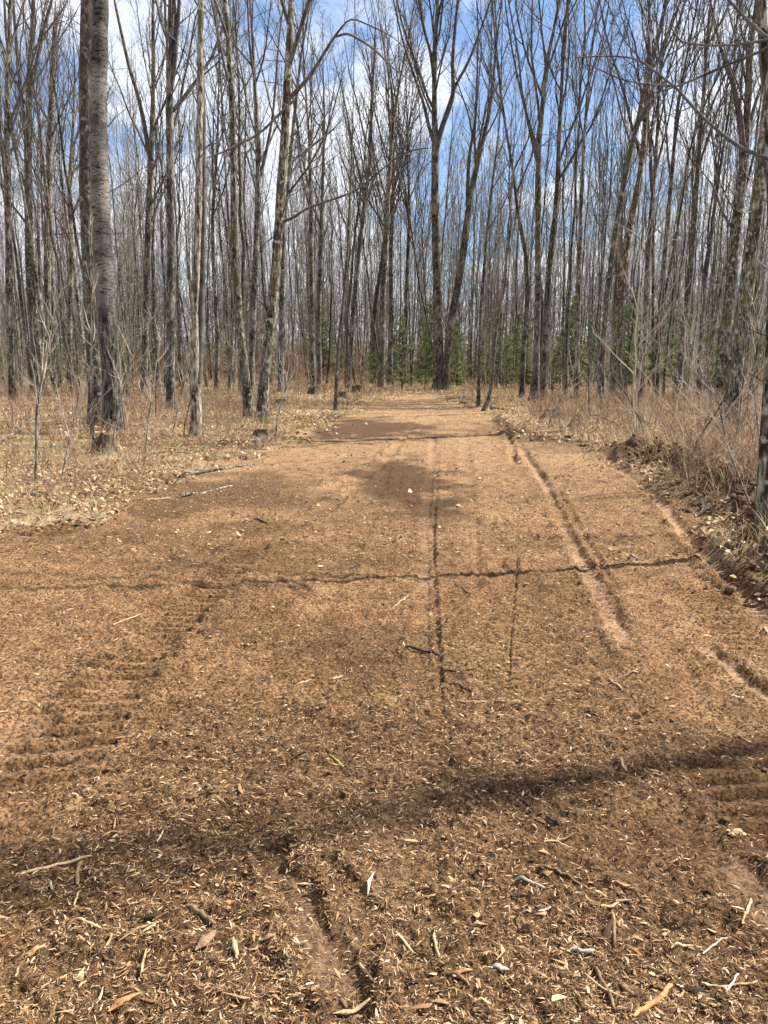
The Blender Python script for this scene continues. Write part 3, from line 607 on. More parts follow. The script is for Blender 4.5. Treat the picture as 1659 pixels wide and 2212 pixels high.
hero('bare_tree', 'tall tree at the far end of the trail, trunk dividing into a wide fan', 'the tall fan shaped tree',
     [(947, 845, 24), (947, 780, 21), (946, 695, 20), (944, 600, 18), (942, 553, 17), (939, 450, 16), (939, 380, 16), (940, 320, 14), (937, 212, 10), (939, 106, 8), (945, 0, 6)], H=24, seed=14, mat=BARK, col=(.85, .8, .75, 1), c=(22, 9, 6, 3), ang=.42, t0=.56, minr=.006, flare=1.5,
     forks=[{'p': [(942, 325, 12), (955, 270, 11), (975, 225, 9), (982, 205, 9), (976, 150, 7), (982, 71, 6), (989, 0, 5)], 'H': 24},
            {'p': [(941, 320, 8), (925, 270, 7), (915, 220, 6), (893, 160, 5), (870, 90, 4), (850, 0, 3)], 'H': 23},
            {'p': [(958, 262, 7), (985, 180, 6), (1010, 140, 5), (1040, 60, 4), (1060, 0, 3)], 'H': 22}])
hero('bare_tree', 'curving tree leaning right, joined at the foot to the tall fan shaped tree', 'the curving tree',
     [(964, 845, 18), (963, 800, 15), (964, 766, 15), (972, 700, 16), (980, 660, 16), (990, 600, 16), (998, 553, 15), (1007, 480, 14), (1013, 430, 13), (1024, 380, 11), (1040, 310, 9), (1060, 230, 7), (1068, 130, 5)], H=22, seed=15, dist=42, col=(.9, .87, .8, 1), ang=.42, minr=.006,
     forks=[{'p': [(1010, 443, 9), (1010, 390, 8), (1014, 330, 7), (1028, 260, 6), (1030, 180, 4)], 'H': 22}])
hero('bare_tree', 'grey tree right of the trail end, left trunk of a close upright pair', 'the left tree of the upright pair',
     [(1153, 870, 22), (1155, 840, 17), (1158, 780, 14), (1161, 705, 13), (1162, 600, 13), (1163, 513, 12), (1161, 390, 12), (1162, 336, 11), (1171, 230, 9), (1177, 142, 8), (1198, 53, 6), (1206, 0, 5)], H=21, seed=16, col=(.9, .88, .85, 1), ang=.42,
     forks=[{'p': [(1162, 340, 7), (1150, 290, 6), (1130, 220, 5), (1110, 130, 4), (1095, 40, 3)], 'H': 20}])
hero('bare_tree', 'grey tree, right trunk of the close upright pair beside the trail end', 'the right tree of the upright pair',
     [(1172, 878, 17), (1175, 800, 13), (1180, 705, 13), (1185, 600, 12), (1192, 520, 12), (1201, 450, 11), (1204, 390, 10), (1206, 301, 9), (1213, 177, 7), (1220, 89, 6), (1224, 0, 5)], H=21, seed=17, dist=34, col=(.85, .82, .8, 1), ang=.42)
hero('bare_tree', 'thin dark tree leaning right, in front of a small green spruce', 'the thin leaning dark tree',
     [(1298, 888, 13), (1300, 820, 12), (1303, 743, 11), (1313, 640, 11), (1328, 525, 11), (1351, 390, 11), (1365, 319, 10), (1383, 262, 9), (1397, 177, 8), (1425, 71, 6), (1443, 0, 5)], H=20, seed=18, mat=DARKB, ang=.42,
     forks=[{'p': [(1383, 262, 6), (1410, 225, 5), (1440, 170, 4), (1470, 90, 3)], 'H': 19}, {'p': [(1365, 319, 5), (1345, 260, 4), (1320, 150, 3)], 'H': 19}])
hero('bare_tree', 'thicker rusty based tree leaning right just behind the thin leaning dark tree', 'the rusty based tree',
     [(1325, 850, 20), (1328, 780, 17), (1334, 705, 16), (1345, 593, 15), (1358, 500, 14), (1374, 425, 12), (1388, 330, 10), (1396, 200, 7), (1402, 60, 5)], H=21, seed=19, dist=33, mat=BARKM, col=(1, .85, .75, 1), ang=.42)
hero('bare_tree', 'dark tree leaning right, between the rusty based tree and the lichen covered trees', 'the right leaning dark tree',
     [(1459, 868, 15), (1470, 780, 13), (1480, 705, 12), (1491, 593, 12), (1498, 518, 11), (1507, 354, 9), (1521, 177, 7), (1527, 60, 5)], H=20, seed=20, mat=DARKB, ang=.42)
hero('bare_tree', 'lichen spotted tree forking high near the right edge', 'the lichen spotted tree',
     [(1553, 870, 32), (1560, 790, 26), (1570, 705, 23), (1580, 620, 22), (1588, 513, 20), (1600, 400, 19), (1612, 319, 16), (1613, 230, 13), (1620, 106, 10), (1634, 0, 8)], H=19, seed=21, mat=BARKM, k=14, ang=.45,
     forks=[{'p': [(1610, 330, 10), (1596, 270, 9), (1588, 200, 8), (1560, 120, 6), (1540, 30, 5)], 'H': 17}, {'p': [(1590, 500, 7), (1565, 470, 6), (1540, 400, 4), (1500, 350, 2)]}, {'p': [(1614, 290, 8), (1632, 220, 7), (1655, 160, 6)], 'H': 17}])
hero('bare_tree', 'thick lichen covered tree leaning right out of the right edge', 'the thick lichen covered tree',
     [(1580, 890, 40), (1584, 820, 34), (1594, 740, 31), (1607, 668, 30), (1620, 590, 29), (1632, 478, 27), (1645, 370, 26), (1660, 240, 22), (1675, 100, 18)], H=18, seed=22, mat=BARKM, k=16, dist=19, col=(1.1, 1.1, 1.05, 1), ang=.45)
hero('bare_tree', 'slender near tree cut off by the right edge, grey bark, long limbs overhanging from above', 'the near tree at the right edge',
     [(1643, 1192, 30), (1645, 1120, 25), (1648, 1005, 23), (1655, 893, 22), (1666, 760, 21), (1676, 560, 20), (1678, 340, 19), (1690, 100, 17), (1690, -400, 14), (1660, -1000, 9)], H=0, seed=23, mat=BARKM, k=18, c=(6, 5, 4, 2), t0=.62, ang=.6, l1=2.2, col=(1.1, 1.1, 1.1, 1), minr=.0018, rough=.02, leany=.16,
     forks=[{'p': [(1678, 350, 9), (1658, 342, 8), (1602, 322, 7.5), (1556, 287, 7), (1514, 251, 6.5), (1475, 205, 6), (1457, 186, 5.5), (1407, 149, 5), (1383, 127, 4), (1329, 120, 3), (1241, 124, 1.5)], 'dy': .8},
            {'p': [(1457, 186, 4), (1425, 184, 3.6), (1383, 181, 3.3), (1337, 170, 3), (1269, 138, 1.5)], 'dy': 1},
            {'p': [(1383, 127, 3.4), (1350, 90, 3), (1326, 39, 2), (1310, 0, 1)], 'dy': .2},
            {'p': [(1685, 95, 7), (1640, 112, 6), (1567, 142, 5), (1478, 181, 4), (1420, 200, 2)], 'dy': .5},
            {'p': [(1690, 100, 9), (1659, 83, 8), (1620, 50, 7), (1574, 0, 6), (1520, -60, 4)], 'dy': .3},
            {'p': [(1690, 80, 6), (1602, 96, 4.5), (1531, 99, 4), (1471, 92, 3), (1450, 60, 2)], 'dy': .4}])
hero('bare_tree', 'thin dark young tree left of the trail bend, standing alone', 'the lone thin tree left of the bend',
     [(725, 888, 8), (726, 830, 7), (730, 740, 6), (743, 640, 6), (752, 518, 5), (760, 380, 4), (766, 250, 2)], H=13, seed=24, mat=DARKB, c=(10, 6, 4, 2), l1=2.6)
hero('bare_tree', 'thin dark young tree right of the trail bend with nearly vertical stem', 'the thin tree right of the bend',
     [(1033, 880, 8), (1035, 800, 7), (1037, 720, 6), (1043, 624, 6), (1050, 518, 5), (1063, 390, 4), (1080, 248, 3)], H=14, seed=25, mat=DARKB, c=(10, 6, 4, 2), l1=2.6)
hero('bare_tree', 'thin dark stem bending sharply at its foot beside the trail bend', 'the bent footed stem',
     [(1043, 888, 9), (1053, 876, 8), (1060, 850, 7), (1065, 810, 7), (1066, 760, 6), (1076, 690, 5), (1090, 600, 4), (1100, 480, 3)], H=11, seed=26, mat=DARKB, c=(9, 6, 4, 2), l1=2.4)
for i, (pth, nm, ph, fk) in enumerate([
    ([(753, 840, 12), (757, 766, 10), (763, 680, 10), (770, 600, 10), (779, 518, 9), (790, 425, 8), (801, 354, 7), (805, 212, 5), (810, 100, 4)], 'white flecked tree leaning right, behind the lone thin tree', 'the white flecked tree', [{'p': [(788, 425, 6), (775, 370, 5), (762, 319, 4), (745, 220, 3)], 'H': 19}]),
    ([(805, 832, 12), (803, 730, 11), (812, 642, 10), (826, 560, 8), (845, 430, 7), (870, 330, 4)], 'dark tree leaning right, left of the upright clump near the trail end', 'the leaning dark clump tree', []),
    ([(824, 840, 17), (824, 766, 13), (826, 624, 12), (833, 518, 10), (838, 400, 9), (850, 260, 6)], 'sturdy mottled tree with spreading foot at the trail end', 'the sturdy mottled tree', []),
    ([(842, 834, 12), (845, 695, 10), (843, 553, 9), (850, 420, 7), (848, 260, 5)], 'slim straight tree right beside the sturdy mottled tree', 'the slim tree beside the mottled one', []),
    ([(873, 834, 11), (875, 730, 9), (880, 589, 8), (887, 470, 6), (880, 330, 4)], 'slender tree midway between mottled tree and tall fan shaped tree', 'the slender midway tree', []),
    ([(677, 846, 12), (675, 695, 11), (673, 553, 10), (672, 430, 9), (668, 280, 5)], 'dark straight tree behind two stumps left of the trail', 'the dark tree behind stumps', []),
    ([(690, 834, 11), (689, 700, 10), (693, 553, 9), (698, 430, 7), (702, 280, 5)], 'brownish straight tree close right of the dark tree behind stumps', 'the brownish straight tree', []),
    ([(1127, 860, 12), (1130, 760, 11), (1138, 660, 10), (1137, 560, 9), (1118, 470, 8), (1108, 380, 6)], 'pale grey tree close left of the upright pair', 'the pale grey tree', []),
    ([(1245, 868, 12), (1246, 760, 11), (1250, 650, 10), (1253, 530, 9), (1258, 400, 8), (1265, 250, 5)], 'twiggy grey tree midway between upright pair and thin leaning tree', 'the twiggy grey tree', []),
    ([(1385, 862, 14), (1388, 760, 13), (1395, 640, 12), (1400, 520, 10), (1412, 380, 8), (1420, 220, 5)], 'dark upright tree behind the right hand brush, right of the rusty based tree', 'the dark upright tree', []),
    ([(1416, 866, 14), (1420, 760, 12), (1430, 640, 11), (1440, 520, 10), (1452, 380, 8), (1465, 220, 5)], 'dark tree in the right hand group, second right of the rusty based tree', 'the second dark upright tree', []),
    ([(150, 835, 11), (150, 700, 10), (155, 560, 9), (150, 400, 8), (160, 250, 5)], 'slim background tree left of the trunk behind the aspen', 'the slim tree left of the aspen', []),
    ([(468, 848, 10), (470, 720, 9), (462, 600, 8), (458, 470, 7), (470, 300, 4)], 'slim dark tree between pale crooked tree and mottled pair', 'the slim tree before the pair', []),
    ([(1510, 858, 11), (1512, 740, 10), (1522, 600, 9), (1540, 470, 7), (1560, 330, 5)], 'slim dark tree just left of the lichen spotted tree', 'the slim tree before the lichen tree', [])]):
    hero('bare_tree', nm, ph, pth, H=20 + (i % 3), seed=40 + i, forks=fk, c=(16, 8, 5, 2), ang=.42, k=9, minr=.006, col=[(1, 1, 1, 1), (.75, .72, .7, 1), (1.15, 1.1, 1.05, 1)][i % 3])

# one tree beyond the right edge that throws its shadow over the foreground
def shade_tree():
    rg = np.random.default_rng(77); P = np.array([[0, 0, 0, .22], [.02, 0, 3, .19], [.10, .05, 6, .16], [.0, 0, 9, .12], [-.1, -.08, 11.4, .062], [.1, 0, 13, .05], [0, -.15, 15, .035], [.1, 0, 18, .02]]); Q = resample(P, 30)
    o = empty('bare_tree', (12.0, 6.42, -.05), 'tall mossy bare tree just beyond the right edge, shading the foreground', 'tree')
    tm = M(); tubes(tm, Q[None, :, :3], Q[None, :, 3], 14, rough=.03); tm.build('trunk', BARKM, o)
    crown(rg, Q[:, :3], Q[:, 3], 17, (7, 5, 3, 2), .6, .4).build('crown', TWIG, o)
shade_tree()

# prototypes for the woods behind
def proto(seed):
    rg = np.random.default_rng(300 + seed); H = rg.uniform(18, 23) if seed != 10 else 10.5; n = 16; s = np.linspace(0, 1, n)
    lean = rg.normal(0, .035, 2); w = np.cumsum(rg.normal(0, .09, (n, 2)), 0); w -= w[0]
    P = np.stack([lean[0] * s * H + w[:, 0], lean[1] * s * H + w[:, 1], s * H], 1); r0 = rg.uniform(.06, .115)
    R = r0 * (1 - .9 * s ** 1.1) * (1 + .5 * np.exp(-s * H / .4)); R[-1] = .01
    o = bpy.data.objects.new('bare_tree', None); C.objects.link(o)
    dead = seed % 3
    t0 = rg.uniform(.28, .55); a = rg.uniform(.34, .5)
    tubes(tm := M(), P[None], R[None], 7, rough=.06); tm.build('trunk', [BARK, BARKM, BARK, DARKB][seed % 4], o)
    crown(rg, P, R, H, (12, 6, 4, 2) if seed != 10 else (4, 3, 3, 0), t0, a, .10, H * rg.uniform(.24, .34), .0045).build('crown', TWIG if seed % 2 else TWIGF, o)
    o['category'] = 'tree'; return o
PROTOS = [proto(i) for i in range(11)]
ORD = ['first', 'second', 'third', 'fourth', 'fifth', 'sixth', 'seventh', 'eighth', 'ninth', 'tenth', 'eleventh', 'twelfth', 'thirteenth', 'fourteenth', 'fifteenth', 'sixteenth', 'seventeenth', 'eighteenth', 'nineteenth', 'twentieth']
rgb = np.random.default_rng(9); spots = []
tries = 0
while len(spots) < 178 and tries < 9000:
    tries += 1
    px = rgb.uniform(-50, 1710); d = math.sqrt(rgb.uniform(33 ** 2, 68 ** 2)); x = (px - CX) / F * d
    if 560 < px < 1120 and d < 46: continue
    if (px < 560 or px > 1450) and d < 38 and rgb.random() < .5: continue
    if any((x - a) ** 2 + (d - b) ** 2 < 1.5 for a, b, _ in spots): continue
    if any(abs(px - h[0]) < 4 for h in HEROES): continue
    spots.append((x, d, px))
spots.sort(key=lambda s: s[2]); hs = sorted(HEROES); cnt = {}
for i, (x, y, px) in enumerate(spots):
    left = [h for h in hs if h[0] <= px]
    ph = left[-1][1] if left else 'the left edge of the photo'; cnt[ph] = cnt.get(ph, 0) + 1
    g = rgb.uniform(.5, 1.3); sc = rgb.uniform(.85, 1.15); st = rgb.uniform(.6, 1.15)
    look = 'thick' if st > .98 else ('slim' if st < .8 else 'medium')
    lab = f"{look} background tree, {ORD[min(cnt[ph], 20) - 1]} right of {ph}"
    z = Hs(x, y) - .05; col = (g * 1.02, g, g * .96, 1)
    if i < len(PROTOS):
        o = PROTOS[i]; o.location = (x, y, z); o.rotation_euler = (0, 0, rgb.uniform(0, 6.28)); o.scale = (st * sc, st * sc, sc)
        o['label'] = lab; o['group'] = 'bare trees in the woods behind'
        for ch in o.children: ch.color = col
    else:
        dup(PROTOS[int(rgb.integers(0, 11))], (x, y, z), rgb.uniform(0, 6.28), (st * sc, st * sc, sc), lab, 'bare trees in the woods behind', col).rotation_euler[:2] = tuple(rgb.normal(0, .03 if rgb.random() < .85 else .11, 2))

def far_woods():
    m = M(); rg = np.random.default_rng(21); var = []
    for s in range(8):
        mm = M(); H = rg.uniform(17, 22); n = 9; t = np.linspace(0, 1, n); w = np.cumsum(rg.normal(0, .14, (n, 2)), 0)
        P = np.stack([w[:, 0], w[:, 1], t * H], 1)[None]; R = (rg.uniform(.04, .085) * (1 - .85 * t))[None]; tubes(mm, P, R, 4)
        P1, R1 = grow(P, R, 16, .15, .97, (.45, .15), 0, 5, .55, .12, .1, rg, lenfix=H * .3); tubes(mm, P1, np.maximum(R1 * .8, .011), 3)
        P2, R2 = grow(P1, R1, 6, .15, 1., (.6, .2), .45, 4, .6, .1, .14, rg); tubes(mm, P2, np.maximum(R2, .009), 3)
        P4, R4 = grow(P, R, 26, .02, .4, (1.0, .3), 0, 4, .4, .05, .15, rg, lenfix=3.0); tubes(mm, P4, np.maximum(R4, .009), 3)
        var.append((np.concatenate(mm.v), np.concatenate(mm.q)))
    for i in range(880):
        px = rg.uniform(-160, 1820); d = math.sqrt(rg.uniform(66 ** 2, 118 ** 2)); x = (px - CX) / F * d; a = rg.uniform(0, 6.28); s = rg.uniform(.8, 1.1)
        v, f = var[int(rg.integers(0, 8))]; c_, s_ = math.cos(a), math.sin(a)
        vv = np.stack([v[:, 0] * c_ - v[:, 1] * s_ + x, v[:, 0] * s_ + v[:, 1] * c_ + d, v[:, 2] * s + base_h(np.array([x]), np.array([d]))[0] - .1], 1)
        m.add(vv, f)
    o = m.build('far_woods', TWIGF); o['kind'] = 'stuff'; tag(o, 'dense leafless woods far behind the clearing', 'woods')
far_woods()

# saplings
def sap_proto(seed, pale):
    rg = np.random.default_rng(500 + seed); H = rg.uniform(2.6, 4.6); n = 12; s = np.linspace(0, 1, n); w = np.cumsum(rg.normal(0, .035, (n, 2)), 0); w -= w[0]
    P = np.stack([w[:, 0], w[:, 1], s * H], 1); R = rg.uniform(.010, .018) * (1 - .8 * s)
    o = bpy.data.objects.new('sapling', None); C.objects.link(o); o['category'] = 'sapling'
    mt = PALET if pale else TWIG
    tubes(tm := M(), P[None], R[None], 6); tm.build('stem', mt, o)
    m = M(); P1, R1 = grow(P[None], R[None], 13, .15, .97, (.75, .2), 0, 6, .6, .05, .12, rg, lenfix=H * .33, minr=.002); tubes(m, P1, R1, 4)
    P2, R2 = grow(P1, R1, 5, .2, 1., (.65, .2), .45, 4, .6, .03, .15, rg, minr=.0018); tubes(m, P2, R2, 3)
    P3, R3 = grow(P2, R2, 3, .2, 1., (.65, .2), .5, 3, .6, .03, .15, rg, minr=.0016); tubes(m, P3, R3, 3)
    m.build('twigs', mt, o); return o
SP = [sap_proto(i, i % 3 != 2) for i in range(6)]
ssp = []; rgs = np.random.default_rng(31)
while len(ssp) < 92:
    if len(ssp) < 40: px = rgs.uniform(1150, 1680); d = rgs.uniform(13, 38)
    elif len(ssp) < 58: px = rgs.uniform(20, 560); d = rgs.uniform(15, 38)
    else: px = rgs.uniform(20, 1650); d = rgs.uniform(32, 50)
    x = (px - CX) / F * d
    if trail(np.array([x]), np.array([d]))[0] > -1.0 or any((x - a) ** 2 + (d - b) ** 2 < .5 for a, b, _ in ssp): continue
    ssp.append((x, d, px))
ssp.sort(key=lambda s: s[2]); cnt = {}
for i, (x, y, px) in enumerate(ssp):
    left = [h for h in hs if h[0] <= px]
    ph = left[-1][1] if left else 'the left edge of the photo'; cnt[ph] = cnt.get(ph, 0) + 1
    lab = f"thin leafless sapling, {ORD[cnt[ph] - 1]} right of {ph}"; s = rgs.uniform(.55, 1.25); g = rgs.uniform(.6, 1.1)
    if i < 6:
        o = SP[i]; o.location = (x, y, Hs(x, y) - .02); o.scale = (s, s, s); o['label'] = lab; o['group'] = 'saplings in the undergrowth'
        for ch in o.children: ch.color = (g, g, g, 1)
    else: dup(SP[i % 6], (x, y, Hs(x, y) - .02), rgs.uniform(0, 6.28), (s, s, s), lab, 'saplings in the undergrowth', (g, g, g, 1))
# traced near saplings
for i, (pth, lab) in enumerate([
    ([(77, 1055, 7), (79, 960, 6.5), (80, 878, 6), (90, 820, 5.5), (100, 778, 5), (103, 720, 4.5), (125, 650, 3.5), (145, 600, 2)], 'white stemmed sapling forking at chest height, in front of the left woods'),
    ([(236, 975, 4), (255, 900, 4), (270, 830, 3.6), (290, 760, 3), (320, 700, 2.4), (345, 668, 1.5)], 'slanting pale sapling rising from the hollow stump to the right'),
    ([(313, 985, 4), (322, 900, 3.6), (336, 800, 3), (348, 720, 2)], 'thin whitish sapling between hollow stump and pale crooked tree'),
    ([(130, 1040, 3.4), (150, 950, 3), (165, 880, 2.6), (180, 800, 1.5)], 'thin grey sapling just right of the white stemmed forking sapling'),
    ([(372, 940, 3.4), (385, 880, 3), (405, 800, 2.5), (420, 730, 1.5)], 'thin brown sapling at the foot of the pale crooked tree'),
    ([(593, 948, 3.4), (605, 880, 3), (622, 820, 2.5), (600, 770, 1.5)], 'crooked thin sapling beside the stump under the leaning tree'),
    ([(1470, 1060, 4), (1500, 960, 3.8), (1580, 840, 3.4), (1560, 700, 3), (1530, 600, 1.8)], 'arching reddish sapling above the churned bank on the right'),
    ([(1560, 1050, 4.5), (1590, 950, 4), (1605, 830, 3.6), (1612, 700, 3), (1640, 600, 1.8)], 'upright reddish sapling left of the near tree at the right edge'),
    ([(1630, 1140, 5), (1600, 1040, 4.4), (1568, 960, 4), (1550, 860, 3), (1500, 780, 1.8)], 'pale sapling leaning left from the foot of the near right tree'),
    ([(1400, 960, 4), (1380, 900, 3.5), (1340, 830, 2.8), (1290, 780, 1.5)], 'dark bending sapling leaning left over the right hand brush'),
    ([(1655, 1060, 4), (1640, 940, 3.6), (1630, 820, 3.2), (1650, 700, 2.6), (1620, 620, 1.5)], 'knobbly pale twigged sapling against the near tree at the right edge'),
    ([(1180, 930, 3), (1200, 880, 2.8), (1235, 820, 2.3), (1255, 760, 1.4)], 'slender arching sapling right of the upright pair')]):
    hero('sapling', lab, 'x', pth, H=0, mat=PALEB if i not in (6, 7, 9) else BARK, cmat=PALET if i not in (6, 7, 9) else TWIG, seed=80 + i, k=6, c=(9, 4, 3, 0), t0=.35, l1=.9, flare=1.1, cat='sapling', minr=.0016, ang=.7)

# spruces
def needle_mat():
    return simple_attr_mat('spruce_needles', [(0.0, (0.07, 0.095, 0.035)), (0.5, (0.13, 0.17, 0.06)), (1.0, (0.22, 0.26, 0.10))], 0.6, trans=0.35)
NEED = needle_mat()
def spruce_proto(seed, H):
    rg = np.random.default_rng(700 + seed); o = bpy.data.objects.new('spruce_tree', None); C.objects.link(o); o['category'] = 'spruce'
    s = np.linspace(0, 1, 10); P = np.stack([s * 0, s * 0, s * H], 1); R = .022 * H * (1 - .92 * s) * .6
    tubes(tm := M(), P[None], R[None], 6); tm.build('trunk', BARK, o)
    m = M(); nb = int(20 * H ** .8); t = rg.uniform(.06, .97, nb); L = .34 * H * (1 - t) ** .6 * rg.uniform(.25, 1.15, nb) + .05; yaw = rg.uniform(0, 6.28, nb)
    B = curved(np.stack([t * 0, t * 0, t * H], 1), L, yaw, np.full(nb, 1.45) - .5 * t, rg.uniform(-.25, .25, nb), 8)
    nn = 46; idx = np.repeat(np.arange(nb), nn); f = rg.random(nb * nn) * 6.9; i = f.astype(int); fr = (f - i)[:, None]
    p0 = B[idx, i] * (1 - fr) + B[idx, i + 1] * fr; al = (L[idx] * .28 * (1.1 - f / 8) + .03)
    dv = nrm(nrm(B[idx, i + 1] - B[idx, i]) * .8 + rg.normal(0, .75, (len(idx), 3)) * np.array([1, 1, .5])); sd_ = nrm(np.cross(dv, rg.normal(0, 1, dv.shape)))
    wd = (al * .09 + .004)[:, None]; v = np.stack([p0 - sd_ * wd, p0 + dv * al[:, None], p0 + sd_ * wd], 1); k = len(idx)
    m.add(v, (np.arange(k) * 3)[:, None] + np.array([[0, 1, 2]]), np.repeat(np.clip(rg.normal(.5, .25, k), 0, 1), 3))
    m.build('foliage', NEED, o, smooth=False); return o
SPR = [spruce_proto(0, 1.3), spruce_proto(1, 4.5), spruce_proto(2, 6.5), spruce_proto(3, 3.2)]
sprs = [(1325, 878, 0, 1.0, 'small bright young spruce behind the thin leaning dark tree'), (1478, 876, 0, .95, 'small young spruce in the brush left of the lichen spotted tree')]
far = [(910, 48, 1), (930, 56, 2), (800, 52, 1), (818, 60, 2), (985, 50, 2), (1008, 56, 1), (1090, 44, 1), (1075, 52, 2), (1110, 60, 2), (1205, 46, 1), (1225, 54, 2), (1190, 40, 3), (1410, 52, 2), (1275, 50, 1), (1350, 46, 3), (1510, 44, 1), (1535, 54, 2), (160, 52, 1), (270, 56, 2), (130, 60, 1), (500, 60, 1), (585, 58, 1), (700, 62, 2), (430, 64, 2), (20, 50, 1), (1625, 42, 1), (760, 58, 3), (870, 62, 2), (1440, 60, 2), (340, 62, 1), (1050, 47, 3)]
used = set(); rgp = np.random.default_rng(3)
def put_spruce(k, x, y, s, lab, grp):
    z = Hs(x, y) - .03
    if k not in used:
        used.add(k); o = SPR[k]; o.location = (x, y, z); o.scale = (s, s, s); o['label'] = lab
        if grp: o['group'] = grp
    else:
        o = dup(SPR[k], (x, y, z), rgp.uniform(0, 6.28), (s, s, s), lab, grp)
        if not grp and 'group' in o: del o['group']
for px, py, k, s, lab in sprs: g = gnd(px, py); put_spruce(k, float(g[0]), float(g[1]), s, lab, None)
far += [(int(a), int(b), int(c)) for a, b, c in zip(rgp.integers(780, 1560, 22), rgp.integers(44, 64, 22), rgp.integers(1, 4, 22))]
far.sort(); cnt = {}
for px, d, k in far:
    left = [h for h in hs if h[0] <= px]; ph = left[-1][1] if left else 'the left edge of the photo'; cnt[ph] = cnt.get(ph, 0) + 1
    put_spruce(k, (px - CX) / F * d, d, rgp.uniform(.45, 1.1), f"dark distant spruce, {ORD[cnt[ph] - 1]} right of {ph}", 'spruces deep in the woods')

# stumps
STB = bark_mat('stump_bark', (0.02, 0.015, 0.012), (0.06, 0.045, 0.033), (0.14, 0.11, 0.08), 0.0, .2)
CUT = bark_mat('cut_wood', (0.05, 0.035, 0.022), (0.13, 0.095, 0.06), (0.24, 0.19, 0.125), 0, 0)
def stump(px, py, r, h, label, seed, name='tree_stump'):
    rg = np.random.default_rng(seed); g = gnd(px, py); x, y = float(g[0]), float(g[1]); z = Hs(x, y) - .04
    o = empty(name, (x, y, z), label, 'stump', 'tree stumps beside the trail'); k = 18; n = 8; an = np.arange(k) / k * 6.283
    lob = 1 + .12 * np.cos(an * 4 + rg.random() * 6) + .08 * rg.normal(0, 1, k); top = h * (1 + .08 * rg.normal(0, 1, k) + .1 * np.cos(an + 1))
    V = []
    for i in range(n):
        s = i / (n - 1); rr = r * lob * (1 + .7 * (1 - s) ** 3) * (1 + .03 * rg.normal(0, 1, k)); V.append(np.stack([rr * np.cos(an), rr * np.sin(an), top * s], 1))
    V = np.array(V).reshape(-1, 3); i = np.arange(n - 1)[:, None] * k; j = np.arange(k)[None]; j2 = (j + 1) % k
    m = M(); m.add(V, np.stack([i + j, i + j2, i + k + j2, i + k + j], -1).reshape(-1, 4)); m.build('bark', STB, o)
    t = M(); ring = V[-k:] * np.array([.96, .96, 1]) + np.array([0, 0, .004]); ri = ring * np.array([.5, .5, 1]) + np.array([0, 0, .01]) ; cen = np.array([[0, 0, top.mean() - .01]])
    vv = np.concatenate([ring, ri, cen]); a = np.arange(k); b = (a + 1) % k
    t.add(vv, np.stack([a, b, b + k, a + k], 1)); t.t.append(np.stack([a + k, b + k, np.full(k, 2 * k)], 1)); t.build('cut_face', CUT, o)
stump(226, 990, .17, .32, 'dark jagged stump in front of the thick aspen', 1)
stump(563, 948, .14, .16, 'low cut stump in front of the leaning sunlit tree', 2)
stump(607, 878, .17, .22, 'dark stump in the leaf litter right of the leaning sunlit tree', 3)
stump(678, 856, .25, .4, 'stump at the foot of the dark straight background tree, leftmost of three', 4)
stump(740, 862, .2, .28, 'low stump just right of the lone thin tree left of the bend', 6)
stump(774, 852, .3, .42, 'broad dark stump in the open ground near the trail end', 5)
stump(1228, 952, .1, .10, 'small black stump at the right edge of the trail', 7)
stump(1262, 964, .09, .09, 'smallest black stump on the right verge, nearer the trail', 8)
stump(1190, 905, .2, .3, 'reddish brown stump right beside the upright pair', 9)

# fallen logs and branches on the verges
def log(name, pts, r, label, mat, lift=.04, cat='log', twigs=0, seed=0, group=None, taper=.5):
    rg = np.random.default_rng(seed + 50); P = []
    for p in pts:
        g = gnd(p[0], p[1]); P.append([g[0], g[1], Hs(*g) + r * .6 + (p[2] if len(p) > 2 else 0)])
    P = np.array(P); org = P[0].copy(); Q = resample(P - org, max(8, 4 * len(P))); Q += rg.normal(0, r * .18, Q.shape)
    R = r * np.linspace(1, taper, len(Q)) * (1 + .08 * rg.normal(0, 1, len(Q))); m = M(); tubes(m, Q[None], R[None], 9, rough=.08)
    for e, s in ((0, 1), (len(Q) - 1, -1)):
        b = m.v[0].reshape(len(Q), 9, 3)[e]; c = b.mean(0); m.t.append(np.stack([np.arange(9) + e * 9, (np.arange(9) + 1) % 9 + e * 9, np.full(9, m.n)], 1)); m.v.append(c[None]); m.a.append(np.array([.5])); m.n += 1
    o = m.build(name, mat, loc=org); tag(o, label, cat, group)
    if twigs:
        o2 = M(); a, b = grow(Q[None], R[None], twigs, .15, 1, (.8, .3), .3, 6, .5, .05, .15, rg, minr=.003); tubes(o2, a, b, 4)
        a2, b2 = grow(a, b, 3, .3, 1, (.7, .2), .4, 4, .5, .02, .15, rg, minr=.0025); tubes(o2, a2, b2, 3); o2.build('twigs', mat, o)
    return o
log('fallen_log', [(1470, 1000), (1530, 1020), (1590, 1050), (1640, 1085)], .07, 'black fallen log lying along the churned bank', DARKB)
log('fallen_branch', [(60, 1010), (110, 985, .1), (170, 978)], .02, 'brown forked branch lying left of the dark jagged stump', BARK, twigs=7, cat='branch')
log('fallen_branch', [(280, 1010), (340, 990, .08), (420, 985)], .016, 'reddish thin branch lying right of the dark jagged stump', BARK, twigs=8, cat='branch')
log('fallen_branch', [(1210, 930), (1280, 915, .2), (1340, 925)], .03, 'tangled grey branch in the brush behind the small black stumps', BARK, twigs=9, cat='branch')
log('fallen_branch', [(400, 1030), (470, 1012), (548, 1000)], .028, 'brown broken branch lying at the left edge of the trail', BARK, twigs=5, cat='branch')
